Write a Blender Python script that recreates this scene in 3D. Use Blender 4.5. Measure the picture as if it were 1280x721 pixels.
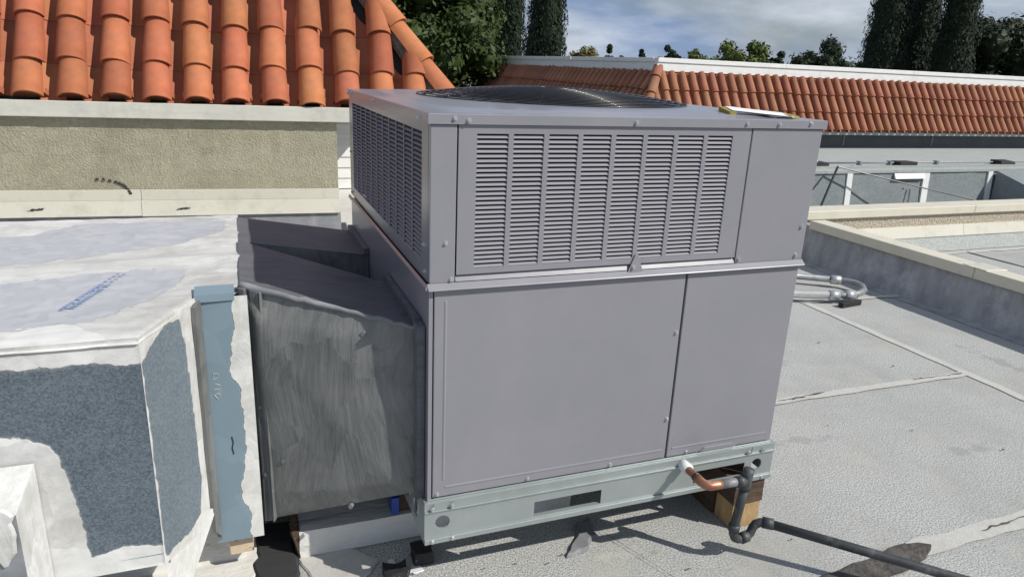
import bpy, bmesh, math, random
from mathutils import Vector, Matrix, noise
R = math.radians
random.seed(7)
for o in list(bpy.data.objects):
    bpy.data.objects.remove(o, do_unlink=True)
scene = bpy.context.scene
COL = scene.collection

# ------------------------------------------------------------------ camera
F_PX, PITCH, ROLL, YAW = 888.0, .3031, .0443, .3732
cam_d = bpy.data.cameras.new('camera'); cam = bpy.data.objects.new('camera', cam_d); COL.objects.link(cam)
fw = Vector((math.sin(YAW)*math.cos(PITCH), math.cos(YAW)*math.cos(PITCH), -math.sin(PITCH)))
r0 = Vector((math.cos(YAW), -math.sin(YAW), 0)); u0 = r0.cross(fw)
rt = r0*math.cos(ROLL)+u0*math.sin(ROLL); up = u0*math.cos(ROLL)-r0*math.sin(ROLL)
m = Matrix((rt, up, -fw)).transposed().to_4x4(); m.translation = Vector((-.435, -1.6932, 1.511))
cam.matrix_world = m
cam_d.sensor_width = 36; cam_d.lens = F_PX/1280*36; cam_d.clip_start = .05; cam_d.clip_end = 3000
scene.camera = cam

# ------------------------------------------------------------------ sky, sun, exposure
SUN = Vector((.82, -.75, 1.0)).normalized()
w = bpy.data.worlds.new('World'); scene.world = w; w.use_nodes = True
nt = w.node_tree; nt.nodes.clear()
out = nt.nodes.new('ShaderNodeOutputWorld'); bg = nt.nodes.new('ShaderNodeBackground')
sky = nt.nodes.new('ShaderNodeTexSky'); sky.sky_type = 'NISHITA'; sky.sun_disc = False
sky.sun_elevation = math.asin(SUN.z); sky.sun_rotation = math.atan2(SUN.x, SUN.y)
sky.air_density = 1.0; sky.dust_density = .6; sky.ozone_density = 1.5
tc = nt.nodes.new('ShaderNodeTexCoord'); mp = nt.nodes.new('ShaderNodeMapping')
mp.inputs['Scale'].default_value = (1.0, 1.0, 3.6)
nz = nt.nodes.new('ShaderNodeTexNoise'); nz.inputs['Scale'].default_value = 2.6; nz.inputs['Detail'].default_value = 9
nz.inputs['Roughness'].default_value = .58; nz.inputs['Distortion'].default_value = .5
rp = nt.nodes.new('ShaderNodeValToRGB'); rp.color_ramp.elements[0].position = .22; rp.color_ramp.elements[1].position = .60
nz2 = nt.nodes.new('ShaderNodeTexNoise'); nz2.inputs['Scale'].default_value = 5.0; nz2.inputs['Detail'].default_value = 7
rp2 = nt.nodes.new('ShaderNodeValToRGB')
rp2.color_ramp.elements[0].position = .40; rp2.color_ramp.elements[0].color = (5.0, 6.9, 10.6, 1)
rp2.color_ramp.elements[1].position = .66; rp2.color_ramp.elements[1].color = (14.0, 15.2, 17.2, 1)
mx = nt.nodes.new('ShaderNodeMix'); mx.data_type = 'RGBA'
L = nt.links.new
L(tc.outputs['Generated'], mp.inputs['Vector']); L(mp.outputs[0], nz.inputs['Vector']); L(mp.outputs[0], nz2.inputs['Vector'])
L(nz.outputs['Fac'], rp.inputs[0]); L(nz2.outputs['Fac'], rp2.inputs[0])
L(rp.outputs[0], mx.inputs[0]); L(sky.outputs[0], mx.inputs[6]); L(rp2.outputs[0], mx.inputs[7])
L(mx.outputs[2], bg.inputs['Color']); bg.inputs['Strength'].default_value = .052
L(bg.outputs[0], out.inputs['Surface'])
sd = bpy.data.lights.new('sun', 'SUN'); sd.energy = 4.8; sd.angle = R(.53); sd.color = (1, .955, .88)
so = bpy.data.objects.new('sun', sd); COL.objects.link(so)
so.rotation_euler = (-SUN).to_track_quat('-Z', 'Y').to_euler(); so.location = (6, -6, 12)
vs = scene.view_settings; vs.view_transform = 'Standard'; vs.look = 'None'; vs.gamma = 1; vs.exposure = -.06
scene.render.engine = 'CYCLES'

# ------------------------------------------------------------------ materials
MATS = {}
def mat(name, base, base2=None, scale=8, detail=6, rough=.5, rvar=0., metal=0., bump=0., bscale=None, bdist=.01,
        stretch=(1, 1, 1), coat=0., rand=0., lo=.3, hi=.7, spec=.5, stain=None, stain_scale=2., stain_lo=.5, stain_hi=.75,
        speck=None, speck_scale=60., speck_t=.72, coat_rough=.1):
    if name in MATS: return MATS[name]
    mt = bpy.data.materials.new(name); mt.use_nodes = True
    n = mt.node_tree; ln = n.links.new; p = n.nodes['Principled BSDF']
    t = n.nodes.new('ShaderNodeTexCoord'); mpn = n.nodes.new('ShaderNodeMapping'); mpn.inputs['Scale'].default_value = stretch
    ln(t.outputs['Object'], mpn.inputs[0])
    vec = mpn.outputs[0]
    a = n.nodes.new('ShaderNodeTexNoise'); a.inputs['Scale'].default_value = scale; a.inputs['Detail'].default_value = detail
    a.inputs['Roughness'].default_value = .62; ln(vec, a.inputs['Vector'])
    cr = n.nodes.new('ShaderNodeValToRGB'); e = cr.color_ramp.elements
    base2 = base2 or tuple(c*.8 for c in base)
    e[0].position = lo; e[0].color = (*base2, 1); e[1].position = hi; e[1].color = (*base, 1)
    ln(a.outputs['Fac'], cr.inputs[0]); c = cr.outputs[0]
    if stain:
        s = n.nodes.new('ShaderNodeTexNoise'); s.inputs['Scale'].default_value = stain_scale; s.inputs['Detail'].default_value = 8
        s.inputs['Roughness'].default_value = .7; ln(t.outputs['Object'], s.inputs['Vector'])
        sr = n.nodes.new('ShaderNodeValToRGB'); sr.color_ramp.elements[0].position = stain_lo; sr.color_ramp.elements[1].position = stain_hi
        ln(s.outputs['Fac'], sr.inputs[0])
        mm = n.nodes.new('ShaderNodeMix'); mm.data_type = 'RGBA'; mm.inputs[7].default_value = (*stain, 1)
        ln(sr.outputs[0], mm.inputs[0]); ln(c, mm.inputs[6]); c = mm.outputs[2]
    if speck:
        s = n.nodes.new('ShaderNodeTexNoise'); s.inputs['Scale'].default_value = speck_scale; s.inputs['Detail'].default_value = 2
        ln(t.outputs['Object'], s.inputs['Vector'])
        sr = n.nodes.new('ShaderNodeValToRGB'); sr.color_ramp.elements[0].position = speck_t; sr.color_ramp.elements[1].position = speck_t+.03
        ln(s.outputs['Fac'], sr.inputs[0])
        mm = n.nodes.new('ShaderNodeMix'); mm.data_type = 'RGBA'; mm.inputs[7].default_value = (*speck, 1)
        ln(sr.outputs[0], mm.inputs[0]); ln(c, mm.inputs[6]); c = mm.outputs[2]
    if rand:
        oi = n.nodes.new('ShaderNodeObjectInfo'); mr = n.nodes.new('ShaderNodeMapRange')
        mr.inputs[3].default_value = 1-rand; mr.inputs[4].default_value = 1+rand*.7
        ln(oi.outputs['Random'], mr.inputs[0])
        hs = n.nodes.new('ShaderNodeHueSaturation'); ln(mr.outputs[0], hs.inputs['Value'])
        m2 = n.nodes.new('ShaderNodeMath'); m2.operation = 'MULTIPLY'; m2.inputs[1].default_value = 7.31
        fr = n.nodes.new('ShaderNodeMath'); fr.operation = 'FRACT'; ln(oi.outputs['Random'], m2.inputs[0]); ln(m2.outputs[0], fr.inputs[0])
        mr2 = n.nodes.new('ShaderNodeMapRange'); mr2.inputs[3].default_value = .49; mr2.inputs[4].default_value = .508
        ln(fr.outputs[0], mr2.inputs[0]); ln(mr2.outputs[0], hs.inputs['Hue'])
        ln(c, hs.inputs['Color']); c = hs.outputs[0]
    ln(c, p.inputs['Base Color'])
    p.inputs['Metallic'].default_value = metal; p.inputs['Specular IOR Level'].default_value = spec
    if rvar:
        mr = n.nodes.new('ShaderNodeMapRange'); mr.inputs[3].default_value = max(.02, rough-rvar); mr.inputs[4].default_value = min(1, rough+rvar)
        ln(a.outputs['Fac'], mr.inputs[0]); ln(mr.outputs[0], p.inputs['Roughness'])
    else: p.inputs['Roughness'].default_value = rough
    if coat: p.inputs['Coat Weight'].default_value = coat; p.inputs['Coat Roughness'].default_value = coat_rough
    if bump:
        b = n.nodes.new('ShaderNodeBump'); b.inputs['Strength'].default_value = bump; b.inputs['Distance'].default_value = bdist
        bn = n.nodes.new('ShaderNodeTexNoise'); bn.inputs['Scale'].default_value = bscale or scale*2; bn.inputs['Detail'].default_value = 5
        ln(vec, bn.inputs['Vector']); ln(bn.outputs['Fac'], b.inputs['Height']); ln(b.outputs[0], p.inputs['Normal'])
    MATS[name] = mt; return mt

def spangle(name, c1, c2, sc=70, rough=.45, metal=.7):
    mt = bpy.data.materials.new(name); mt.use_nodes = True; n = mt.node_tree; ln = n.links.new; p = n.nodes['Principled BSDF']
    t = n.nodes.new('ShaderNodeTexCoord')
    nz = n.nodes.new('ShaderNodeTexNoise'); nz.inputs['Scale'].default_value = sc*.7; ln(t.outputs['Object'], nz.inputs['Vector'])
    add = n.nodes.new('ShaderNodeMix'); add.data_type = 'RGBA'; add.blend_type = 'ADD'; add.inputs[0].default_value = .02
    ln(t.outputs['Object'], add.inputs[6]); ln(nz.outputs['Color'], add.inputs[7])
    v = n.nodes.new('ShaderNodeTexVoronoi'); v.inputs['Scale'].default_value = sc; ln(add.outputs[2], v.inputs['Vector'])
    sep = n.nodes.new('ShaderNodeSeparateColor'); ln(v.outputs['Color'], sep.inputs[0])
    big = n.nodes.new('ShaderNodeTexNoise'); big.inputs['Scale'].default_value = 5; big.inputs['Detail'].default_value = 6
    ln(t.outputs['Object'], big.inputs['Vector'])
    av = n.nodes.new('ShaderNodeMix'); av.inputs[0].default_value = .5
    ln(sep.outputs[0], av.inputs[2]); ln(big.outputs['Fac'], av.inputs[3])
    cr = n.nodes.new('ShaderNodeValToRGB'); e = cr.color_ramp.elements
    e[0].position = .2; e[0].color = (*c1, 1); e[1].position = .85; e[1].color = (*c2, 1)
    ln(av.outputs[0], cr.inputs[0]); ln(cr.outputs[0], p.inputs['Base Color'])
    mr = n.nodes.new('ShaderNodeMapRange'); mr.inputs[3].default_value = rough-.1; mr.inputs[4].default_value = rough+.15
    ln(sep.outputs[1], mr.inputs[0]); ln(mr.outputs[0], p.inputs['Roughness']); p.inputs['Metallic'].default_value = metal
    return mt

def granules(name, dark, light, stain, warm, gs=210, spots=()):
    """mineral surfaced roofing: grit, broad dirt, warm patches"""
    mt = bpy.data.materials.new(name); mt.use_nodes = True; n = mt.node_tree; ln = n.links.new; p = n.nodes['Principled BSDF']
    t = n.nodes.new('ShaderNodeTexCoord'); ob = t.outputs['Object']
    def nn(s, d=4, ro=.6):
        q = n.nodes.new('ShaderNodeTexNoise'); q.inputs['Scale'].default_value = s; q.inputs['Detail'].default_value = d
        q.inputs['Roughness'].default_value = ro; ln(ob, q.inputs['Vector']); return q.outputs['Fac']
    def ramp(i, lo, hi, c0, c1):
        q = n.nodes.new('ShaderNodeValToRGB'); e = q.color_ramp.elements; e[0].position = lo; e[0].color = (*c0, 1)
        e[1].position = hi; e[1].color = (*c1, 1); ln(i, q.inputs[0]); return q.outputs[0]
    def mixc(f, a, b, mode='MIX'):
        q = n.nodes.new('ShaderNodeMix'); q.data_type = 'RGBA'; q.blend_type = mode
        if isinstance(f, float): q.inputs[0].default_value = f
        else: ln(f, q.inputs[0])
        ln(a, q.inputs[6])
        if isinstance(b, tuple): q.inputs[7].default_value = (*b, 1)
        else: ln(b, q.inputs[7])
        return q.outputs[2]
    c = ramp(nn(gs, 3, .75), .36, .64, dark, light)
    c = mixc(ramp(nn(1.3, 9, .72), .44, .70, (0, 0, 0), (.62,)*3), c, stain)
    c = mixc(ramp(nn(2.7, 8, .74), .52, .70, (0, 0, 0), (.6,)*3), c, warm)
    c = mixc(ramp(nn(60, 3, .6), .26, .36, (.7,)*3, (0, 0, 0)), c, tuple(x*.55 for x in stain))
    for (sx, sy, srx, sry, sc_, st_) in spots:      # old water and rust stains, soft edged
        mq = n.nodes.new('ShaderNodeMapping'); mq.vector_type = 'POINT'; mq.inputs['Location'].default_value = (-sx/srx, -sy/sry, 0); mq.inputs['Scale'].default_value = (1/srx, 1/sry, 0); ln(ob, mq.inputs[0])
        ln_ = n.nodes.new('ShaderNodeVectorMath'); ln_.operation = 'LENGTH'; ln(mq.outputs[0], ln_.inputs[0])
        a_ = n.nodes.new('ShaderNodeMath'); a_.operation = 'MULTIPLY_ADD'; ln(nn(9, 6, .7), a_.inputs[0]); a_.inputs[1].default_value = 1.5; ln(ln_.outputs['Value'], a_.inputs[2])
        c = mixc(ramp(a_.outputs[0], .85, 1.75, (st_,)*3, (0, 0, 0)), c, sc_)
    ln(c, p.inputs['Base Color']); p.inputs['Roughness'].default_value = .9; p.inputs['Specular IOR Level'].default_value = .25
    b = n.nodes.new('ShaderNodeBump'); b.inputs['Strength'].default_value = .16; b.inputs['Distance'].default_value = .003
    ln(nn(gs*.8, 3, .7), b.inputs['Height'])
    b2 = n.nodes.new('ShaderNodeBump'); b2.inputs['Strength'].default_value = .14; b2.inputs['Distance'].default_value = .03
    ln(nn(3.0, 4), b2.inputs['Height']); ln(b.outputs[0], b2.inputs['Normal']); ln(b2.outputs[0], p.inputs['Normal'])
    return mt

M = {}
def brushed(name, c_lo, c_hi, under=None, axis='Y', vs=7., stretch=(34, 34, 3.2), ang=1.1, rough=.6, bump=.5, dirt=None, dirt_lo=.52, dirt_hi=.72, umetal=0., urough=.5, uvs=180., spec=.35, ragged=.55, blotch=.35, cellv=.12):
    """stuff laid on with a brush (stroke direction changes patch by patch); with under=(a, b) it only covers
    where the painted 'mask' attribute says so and leaves the metal bare elsewhere"""
    mt = bpy.data.materials.new(name); mt.use_nodes = True; n = mt.node_tree; ln = n.links.new; p = n.nodes['Principled BSDF']
    N_ = n.nodes.new; t = N_('ShaderNodeTexCoord'); ob = t.outputs['Object']
    def noise_(vec, sc, d=5, ro=.6):
        q = N_('ShaderNodeTexNoise'); q.inputs['Scale'].default_value = sc; q.inputs['Detail'].default_value = d; q.inputs['Roughness'].default_value = ro; ln(vec, q.inputs['Vector']); return q
    def math_(op, a, b):
        q = N_('ShaderNodeMath'); q.operation = op
        for i_, x in enumerate((a, b)):
            if isinstance(x, (int, float)): q.inputs[i_].default_value = x
            else: ln(x, q.inputs[i_])
        return q.outputs[0]
    def mixc(f, a, b):
        q = N_('ShaderNodeMix'); q.data_type = 'RGBA'
        for i_, x in ((0, f), (6, a), (7, b)):
            if isinstance(x, tuple): q.inputs[i_].default_value = (*x, 1)
            elif isinstance(x, float): q.inputs[i_].default_value = x
            else: ln(x, q.inputs[i_])
        return q.outputs[2]
    def ramp(i, lo, hi, c0=(0, 0, 0), c1=(1, 1, 1)):
        q = N_('ShaderNodeValToRGB'); e = q.color_ramp.elements; e[0].position = lo; e[0].color = (*c0, 1); e[1].position = hi; e[1].color = (*c1, 1); ln(i, q.inputs[0]); return q.outputs[0]
    nz = noise_(ob, 6, 3); ad = N_('ShaderNodeMix'); ad.data_type = 'RGBA'; ad.blend_type = 'ADD'; ad.inputs[0].default_value = .10; ln(ob, ad.inputs[6]); ln(nz.outputs['Color'], ad.inputs[7])
    vo = N_('ShaderNodeTexVoronoi'); vo.inputs['Scale'].default_value = vs; ln(ad.outputs[2], vo.inputs['Vector'])
    sp = N_('ShaderNodeSeparateColor'); ln(vo.outputs['Color'], sp.inputs[0])
    an = math_('MULTIPLY', math_('SUBTRACT', sp.outputs[0], .5), ang*2)
    vr = N_('ShaderNodeVectorRotate'); vr.rotation_type = axis+'_AXIS'; ln(ob, vr.inputs['Vector']); ln(an, vr.inputs['Angle'])
    mp_ = N_('ShaderNodeMapping'); mp_.inputs['Scale'].default_value = stretch; ln(vr.outputs[0], mp_.inputs[0])
    st = noise_(mp_.outputs[0], 1.6, 5, .65).outputs['Fac']
    bl_ = noise_(ob, 5.5, 5, .6).outputs['Fac']
    mixv = N_('ShaderNodeMix'); mixv.inputs[0].default_value = blotch; ln(st, mixv.inputs[2]); ln(bl_, mixv.inputs[3])
    v2 = N_('ShaderNodeMix'); v2.inputs[0].default_value = cellv; ln(mixv.outputs[0], v2.inputs[2]); ln(sp.outputs[1], v2.inputs[3])
    col = ramp(v2.outputs[0], .30, .70, c_lo, c_hi)
    if dirt: col = mixc(ramp(noise_(ob, 4.5, 9, .72).outputs['Fac'], dirt_lo, dirt_hi), col, dirt)
    bm_ = N_('ShaderNodeBump'); bm_.inputs['Strength'].default_value = bump; bm_.inputs['Distance'].default_value = .006
    p.inputs['Specular IOR Level'].default_value = spec
    if under:
        at = N_('ShaderNodeAttribute'); at.attribute_name = 'mask'
        m_ = math_('ADD', at.outputs['Fac'], math_('MULTIPLY', math_('SUBTRACT', noise_(mp_.outputs[0], 1.1, 4, .7).outputs['Fac'], .5), ragged))
        m_ = math_('ADD', m_, math_('MULTIPLY', math_('SUBTRACT', noise_(ob, 55, 3).outputs['Fac'], .5), ragged*.5))
        fac = ramp(m_, .46, .56)
        ve = N_('ShaderNodeTexVoronoi'); ve.inputs['Scale'].default_value = uvs; ln(ob, ve.inputs['Vector']); se = N_('ShaderNodeSeparateColor'); ln(ve.outputs['Color'], se.inputs[0])
        u1 = N_('ShaderNodeMix'); u1.inputs[0].default_value = .5; ln(se.outputs[0], u1.inputs[2]); ln(noise_(ob, 7, 8, .7).outputs['Fac'], u1.inputs[3])
        ucol = ramp(u1.outputs[0], .22, .80, under[0], under[1])
        thin = ramp(m_, .30, .50, (0, 0, 0), (.35,)*3)
        ucol = mixc(thin, ucol, c_lo)
        col = mixc(fac, ucol, col)
        ln(math_('MULTIPLY', math_('SUBTRACT', 1.0, fac), umetal), p.inputs['Metallic'])
        rr_ = N_('ShaderNodeMix'); ln(fac, rr_.inputs[0]); rr_.inputs[2].default_value = urough; rr_.inputs[3].default_value = rough; ln(rr_.outputs[0], p.inputs['Roughness'])
        ln(math_('MULTIPLY', fac, math_('ADD', math_('MULTIPLY', st, .6), .5)), bm_.inputs['Height'])
    else:
        p.inputs['Roughness'].default_value = rough; ln(st, bm_.inputs['Height'])
    ln(col, p.inputs['Base Color']); ln(bm_.outputs[0], p.inputs['Normal'])
    return mt
M['roof'] = granules('mineral_cap_sheet', (.13, .132, .128), (.62, .625, .60), (.255, .26, .252), (.43, .405, .35), 175, [(.93, -.07, .16, .12, (.30, .25, .165), .7), (.76, -.03, .08, .06, (.27, .235, .17), .6), (.62, .0, .30, .12, (.50, .47, .40), .5), (1.75, .45, .55, .22, (.25, .25, .24), .55), (2.5, .15, .5, .16, (.24, .24, .235), .5), (2.2, 1.2, .6, .25, (.25, .25, .25), .55), (1.5, -.25, .35, .07, (.30, .27, .22), .5), (3.6, .9, .22, .8, (.22, .22, .22), .5), (2.5, -.75, .5, .2, (.27, .265, .25), .5), (-.2, .15, .3, .12, (.50, .46, .38), .5)])
M['roof_far'] = granules('far_roofing', (.24, .26, .25), (.44, .46, .44), (.30, .31, .31), (.42, .41, .36), 60)
M['roof_blue'] = granules('blue_grey_membrane', (.16, .18, .185), (.28, .31, .315), (.19, .21, .22), (.30, .31, .29), 40)
M['paint'] = mat('cabinet_paint', (.240, .236, .264), (.224, .221, .247), scale=3, rough=.32, rvar=.05, coat=.3, coat_rough=.15, bump=.10, bscale=3.2, bdist=.02, stain=(.266, .260, .284), stain_scale=2.6, stain_lo=.45, stain_hi=.8)
M['paint_fin'] = mat('louver_paint', (.240, .236, .264), (.224, .221, .247), scale=3, rough=.6, spec=.3)
M['paint_in'] = mat('interior_black', (.012, .012, .013), rough=.8)
M['coil'] = mat('condenser_coil', (.02, .02, .022), (.008, .008, .008), scale=40, rough=.7)
M['wire'] = mat('black_wire', (.02, .02, .022), rough=.35, coat=.3)
M['screw'] = mat('zinc_screw', (.62, .63, .64), rough=.3, metal=.7)
M['zinc'] = mat('zinc_rail', (.43, .47, .465), (.36, .40, .395), scale=5, rough=.42, rvar=.08, metal=.55, stain=(.33, .36, .34), stain_scale=9, stain_lo=.55, stain_hi=.8)
M['tile'] = mat('terracotta', (.47, .168, .076), (.36, .118, .052), scale=7, rough=.8, bump=.25, bscale=40, bdist=.004, rand=.20, stain=(.30, .13, .08), stain_scale=5, stain_lo=.56, stain_hi=.8, speck=(.62, .52, .44), speck_scale=45, speck_t=.76, spec=.3)
M['tile_far'] = mat('weathered_terracotta', (.37, .165, .098), (.28, .115, .066), scale=6, rough=.85, rand=.16, stain=(.24, .14, .10), stain_scale=2.5, stain_lo=.5, stain_hi=.75, spec=.2)
M['pan'] = mat('terracotta_pan', (.44, .17, .09), (.35, .12, .06), scale=7, rough=.85, bump=.2, bscale=40, bdist=.004, rand=.18, spec=.25)
M['mortar'] = mat('mortar', (.20, .19, .17), (.10, .10, .09), scale=30, rough=.95, bump=.6, bscale=50, bdist=.01)
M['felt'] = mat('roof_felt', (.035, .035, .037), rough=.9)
M['stucco'] = mat('stucco_wall', (.40, .375, .28), (.30, .28, .20), scale=38, rough=.95, bump=.9, bscale=75, bdist=.012, stain=(.25, .232, .165), stain_scale=2.2, stain_lo=.45, stain_hi=.72, spec=.2)
M['stucco2'] = mat('parapet_stucco', (.62, .55, .44), (.30, .26, .20), scale=45, rough=.95, bump=1., bscale=60, bdist=.02, spec=.2)
M['fascia'] = mat('painted_fascia', (.60, .59, .52), (.52, .51, .45), scale=4, stretch=(1, 6, 6), rough=.65, stain=(.40, .39, .34), stain_scale=4, stain_lo=.48, stain_hi=.76)
M['flash'] = mat('painted_flashing', (.60, .575, .49), (.54, .52, .44), scale=3, rough=.5, stain=(.41, .39, .32), stain_scale=6, stain_lo=.50, stain_hi=.78)
M['coping'] = mat('coping_metal', (.66, .62, .50), (.58, .545, .44), scale=5, rough=.5, stain=(.46, .43, .34), stain_scale=4, stain_lo=.55, stain_hi=.85)
M['white'] = mat('white_elastomer', (.71, .70, .66), (.62, .61, .575), scale=7, stretch=(1, 2.5, 2.5), rough=.75, bump=.45, bscale=26, bdist=.008, stain=(.47, .44, .37), stain_scale=3.4, stain_lo=.52, stain_hi=.76, speck=(.22, .20, .18), speck_scale=70, speck_t=.73)
M['whitev'] = brushed('white_sealant', (.43, .43, .415), (.72, .72, .70), vs=8, stretch=(22, 22, 3.5), ang=.7, rough=.75, bump=.45, dirt=(.40, .39, .36), dirt_lo=.55, dirt_hi=.74)
WH = dict(rough=.72, dirt=(.36, .35, .32), dirt_lo=.49, dirt_hi=.74, cellv=.18)
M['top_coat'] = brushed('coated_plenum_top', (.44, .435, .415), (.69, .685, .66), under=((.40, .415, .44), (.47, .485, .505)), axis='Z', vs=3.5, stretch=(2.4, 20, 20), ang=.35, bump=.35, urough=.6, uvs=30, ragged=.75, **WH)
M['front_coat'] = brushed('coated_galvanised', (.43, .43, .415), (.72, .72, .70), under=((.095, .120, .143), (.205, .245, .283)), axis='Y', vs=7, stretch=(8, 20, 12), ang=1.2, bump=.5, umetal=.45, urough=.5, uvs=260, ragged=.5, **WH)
M['side_coat'] = brushed('coated_side', (.43, .43, .415), (.72, .72, .70), under=((.185, .230, .270), (.31, .365, .41)), axis='Y', vs=7, stretch=(22, 22, 4), ang=.6, bump=.5, umetal=.5, urough=.5, uvs=210, ragged=.45, **WH)  # same galvanised metal as the front; sunlit brightness put into the colour
M['plate_coat'] = brushed('coated_blue_plate', (.52, .515, .50), (.72, .72, .69), under=((.180, .250, .295), (.215, .292, .342)), axis='Y', vs=14, stretch=(26, 26, 5), ang=.8, bump=.7, umetal=.1, urough=.42, uvs=14, ragged=.95, **WH)
M['membrane'] = mat('grey_membrane', (.43, .455, .48), (.385, .405, .43), scale=14, stretch=(1, 5, 1), rough=.55, bump=.15, bscale=25, bdist=.004, stain=(.50, .51, .51), stain_scale=4, stain_lo=.5, stain_hi=.75)
M['ink'] = mat('blue_ink', (.13, .22, .42), (.30, .38, .55), scale=90, rough=.6)
M['mastic'] = brushed('grey_mastic', (.085, .090, .090), (.225, .228, .220), vs=6.5, stretch=(30, 30, 2.4), ang=.42, rough=.5, bump=.6, blotch=.45, cellv=.10, dirt=(.060, .063, .065), dirt_lo=.56, dirt_hi=.74, spec=.45)
M['mastict'] = brushed('grey_mastic_top', (.075, .078, .090), (.15, .155, .172), axis='Z', vs=4, stretch=(3, 26, 26), ang=.5, rough=.55, bump=.5)
M['galv'] = spangle('galvanised_spangle', (.065, .085, .105), (.26, .31, .355), 185, .5, .5)
M['galv2'] = spangle('galvanised_side', (.17, .215, .255), (.34, .40, .45), 210, .5, .55)  # lighter copy of the galvanised metal, sunlight put into its colour
M['blue'] = mat('blue_grey_metal', (.215, .290, .340), (.185, .255, .300), scale=3, rough=.45, bump=.05, bscale=8, speck=(.6, .62, .62), speck_scale=38, speck_t=.74)
M['base_grey'] = mat('base_membrane', (.22, .225, .235), (.14, .145, .155), scale=5, rough=.85, stain=(.36, .36, .37), stain_scale=3.5, stain_lo=.5, stain_hi=.75, bump=.3, bscale=14)
M['curbside'] = mat('parapet_membrane', (.40, .405, .415), (.235, .24, .25), scale=4.5, stretch=(1, 2.4, .8), rough=.85, stain=(.50, .505, .51), stain_scale=5, stain_lo=.52, stain_hi=.75, bump=.4, bscale=12, bdist=.02)
M['cream'] = mat('cream_bleed', (.50, .49, .455), (.43, .425, .395), scale=60, rough=.9, bump=.4, bscale=120, bdist=.004, stain=(.40, .39, .36), stain_scale=10, stain_lo=.5, stain_hi=.7)
M['tar'] = mat('asphalt_patch', (.075, .068, .060), (.045, .040, .036), scale=30, rough=.8, bump=.8, bscale=45, bdist=.012, stain=(.13, .115, .10), stain_scale=14, stain_lo=.5, stain_hi=.7)
M['black'] = mat('black_rubber', (.022, .022, .024), (.012, .012, .013), scale=20, rough=.75, bump=.7, bscale=50, bdist=.008, speck=(.25, .24, .22), speck_scale=60, speck_t=.70)
M['abs'] = mat('black_drain_pipe', (.050, .055, .058), (.032, .036, .038), scale=20, rough=.55, rvar=.1, stain=(.15, .155, .14), stain_scale=16, stain_lo=.52, stain_hi=.75)
M['pvcg'] = mat('grey_pvc', (.22, .23, .23), (.15, .16, .16), scale=14, rough=.5, stain=(.34, .34, .32), stain_scale=14)
M['pvcw'] = mat('white_plastic', (.72, .73, .74), rough=.45)
M['copper'] = mat('copper_fitting', (.50, .26, .17), (.30, .125, .075), scale=18, rough=.45, metal=.75, rvar=.1)
M['wood_d'] = mat('dark_wood', (.115, .070, .045), (.050, .032, .022), scale=14, stretch=(1, 1, 5), rough=.85, bump=.6, bscale=40, bdist=.006)
M['wood_y'] = mat('raw_wood', (.47, .33, .165), (.33, .21, .095), scale=12, stretch=(4, 4, 1), rough=.8, bump=.4, bscale=40, bdist=.005, stain=(.26, .15, .07), stain_scale=7, stain_lo=.55, stain_hi=.75)
M['wood_p'] = mat('pale_wood', (.62, .50, .36), (.50, .38, .25), scale=10, rough=.85, speck=(.12, .09, .07), speck_scale=40, speck_t=.64)
M['shim'] = mat('blue_plastic', (.035, .085, .42), rough=.4)
M['steel'] = mat('conduit_steel', (.62, .63, .63), (.50, .51, .51), scale=20, rough=.38, metal=.6)
M['steel_d'] = mat('weathered_conduit', (.34, .36, .38), (.22, .235, .25), scale=20, rough=.5, metal=.4)
M['whitepaint'] = mat('white_board_paint', (.80, .80, .78), (.70, .70, .68), scale=3, stretch=(1, 1, 4), rough=.6, stain=(.60, .59, .56), stain_scale=1.6, stain_lo=.55, stain_hi=.8)
M['bgwall'] = mat('grey_wall_paint', (.20, .215, .21), (.16, .17, .17), scale=2, rough=.8)
M['gutter'] = mat('gutter_paint', (.40, .43, .42), rough=.5)
M['paper'] = mat('white_paper', (.82, .83, .85), rough=.6)
M['yellow'] = mat('yellow_trim', (.40, .32, .05), (.22, .18, .05), scale=60, rough=.6)
M['bark'] = mat('bark', (.09, .065, .045), rough=.9)
M['leaf'] = mat('leaf_broad', (.050, .076, .018), (.024, .040, .011), scale=1.3, rough=.55, spec=.2, lo=.35, hi=.65)
M['leafd'] = mat('leaf_dark', (.026, .042, .016), (.014, .024, .010), scale=1.3, rough=.6, spec=.2, lo=.35, hi=.65)
M['cyp'] = mat('cypress_leaf', (.018, .031, .014), (.009, .017, .008), scale=1.6, rough=.65, spec=.2, lo=.35, hi=.65)
M['leafy'] = mat('leaf_light', (.12, .15, .035), (.065, .09, .024), scale=.8, rough=.6, spec=.2, lo=.35, hi=.65)
M['leafr'] = mat('leaf_russet', (.16, .12, .04), (.07, .075, .025), scale=2, rough=.6, spec=.2, lo=.35, hi=.65)
M['earth'] = mat('far_ground', (.16, .15, .12), (.11, .11, .085), scale=.05, rough=1)

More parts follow.
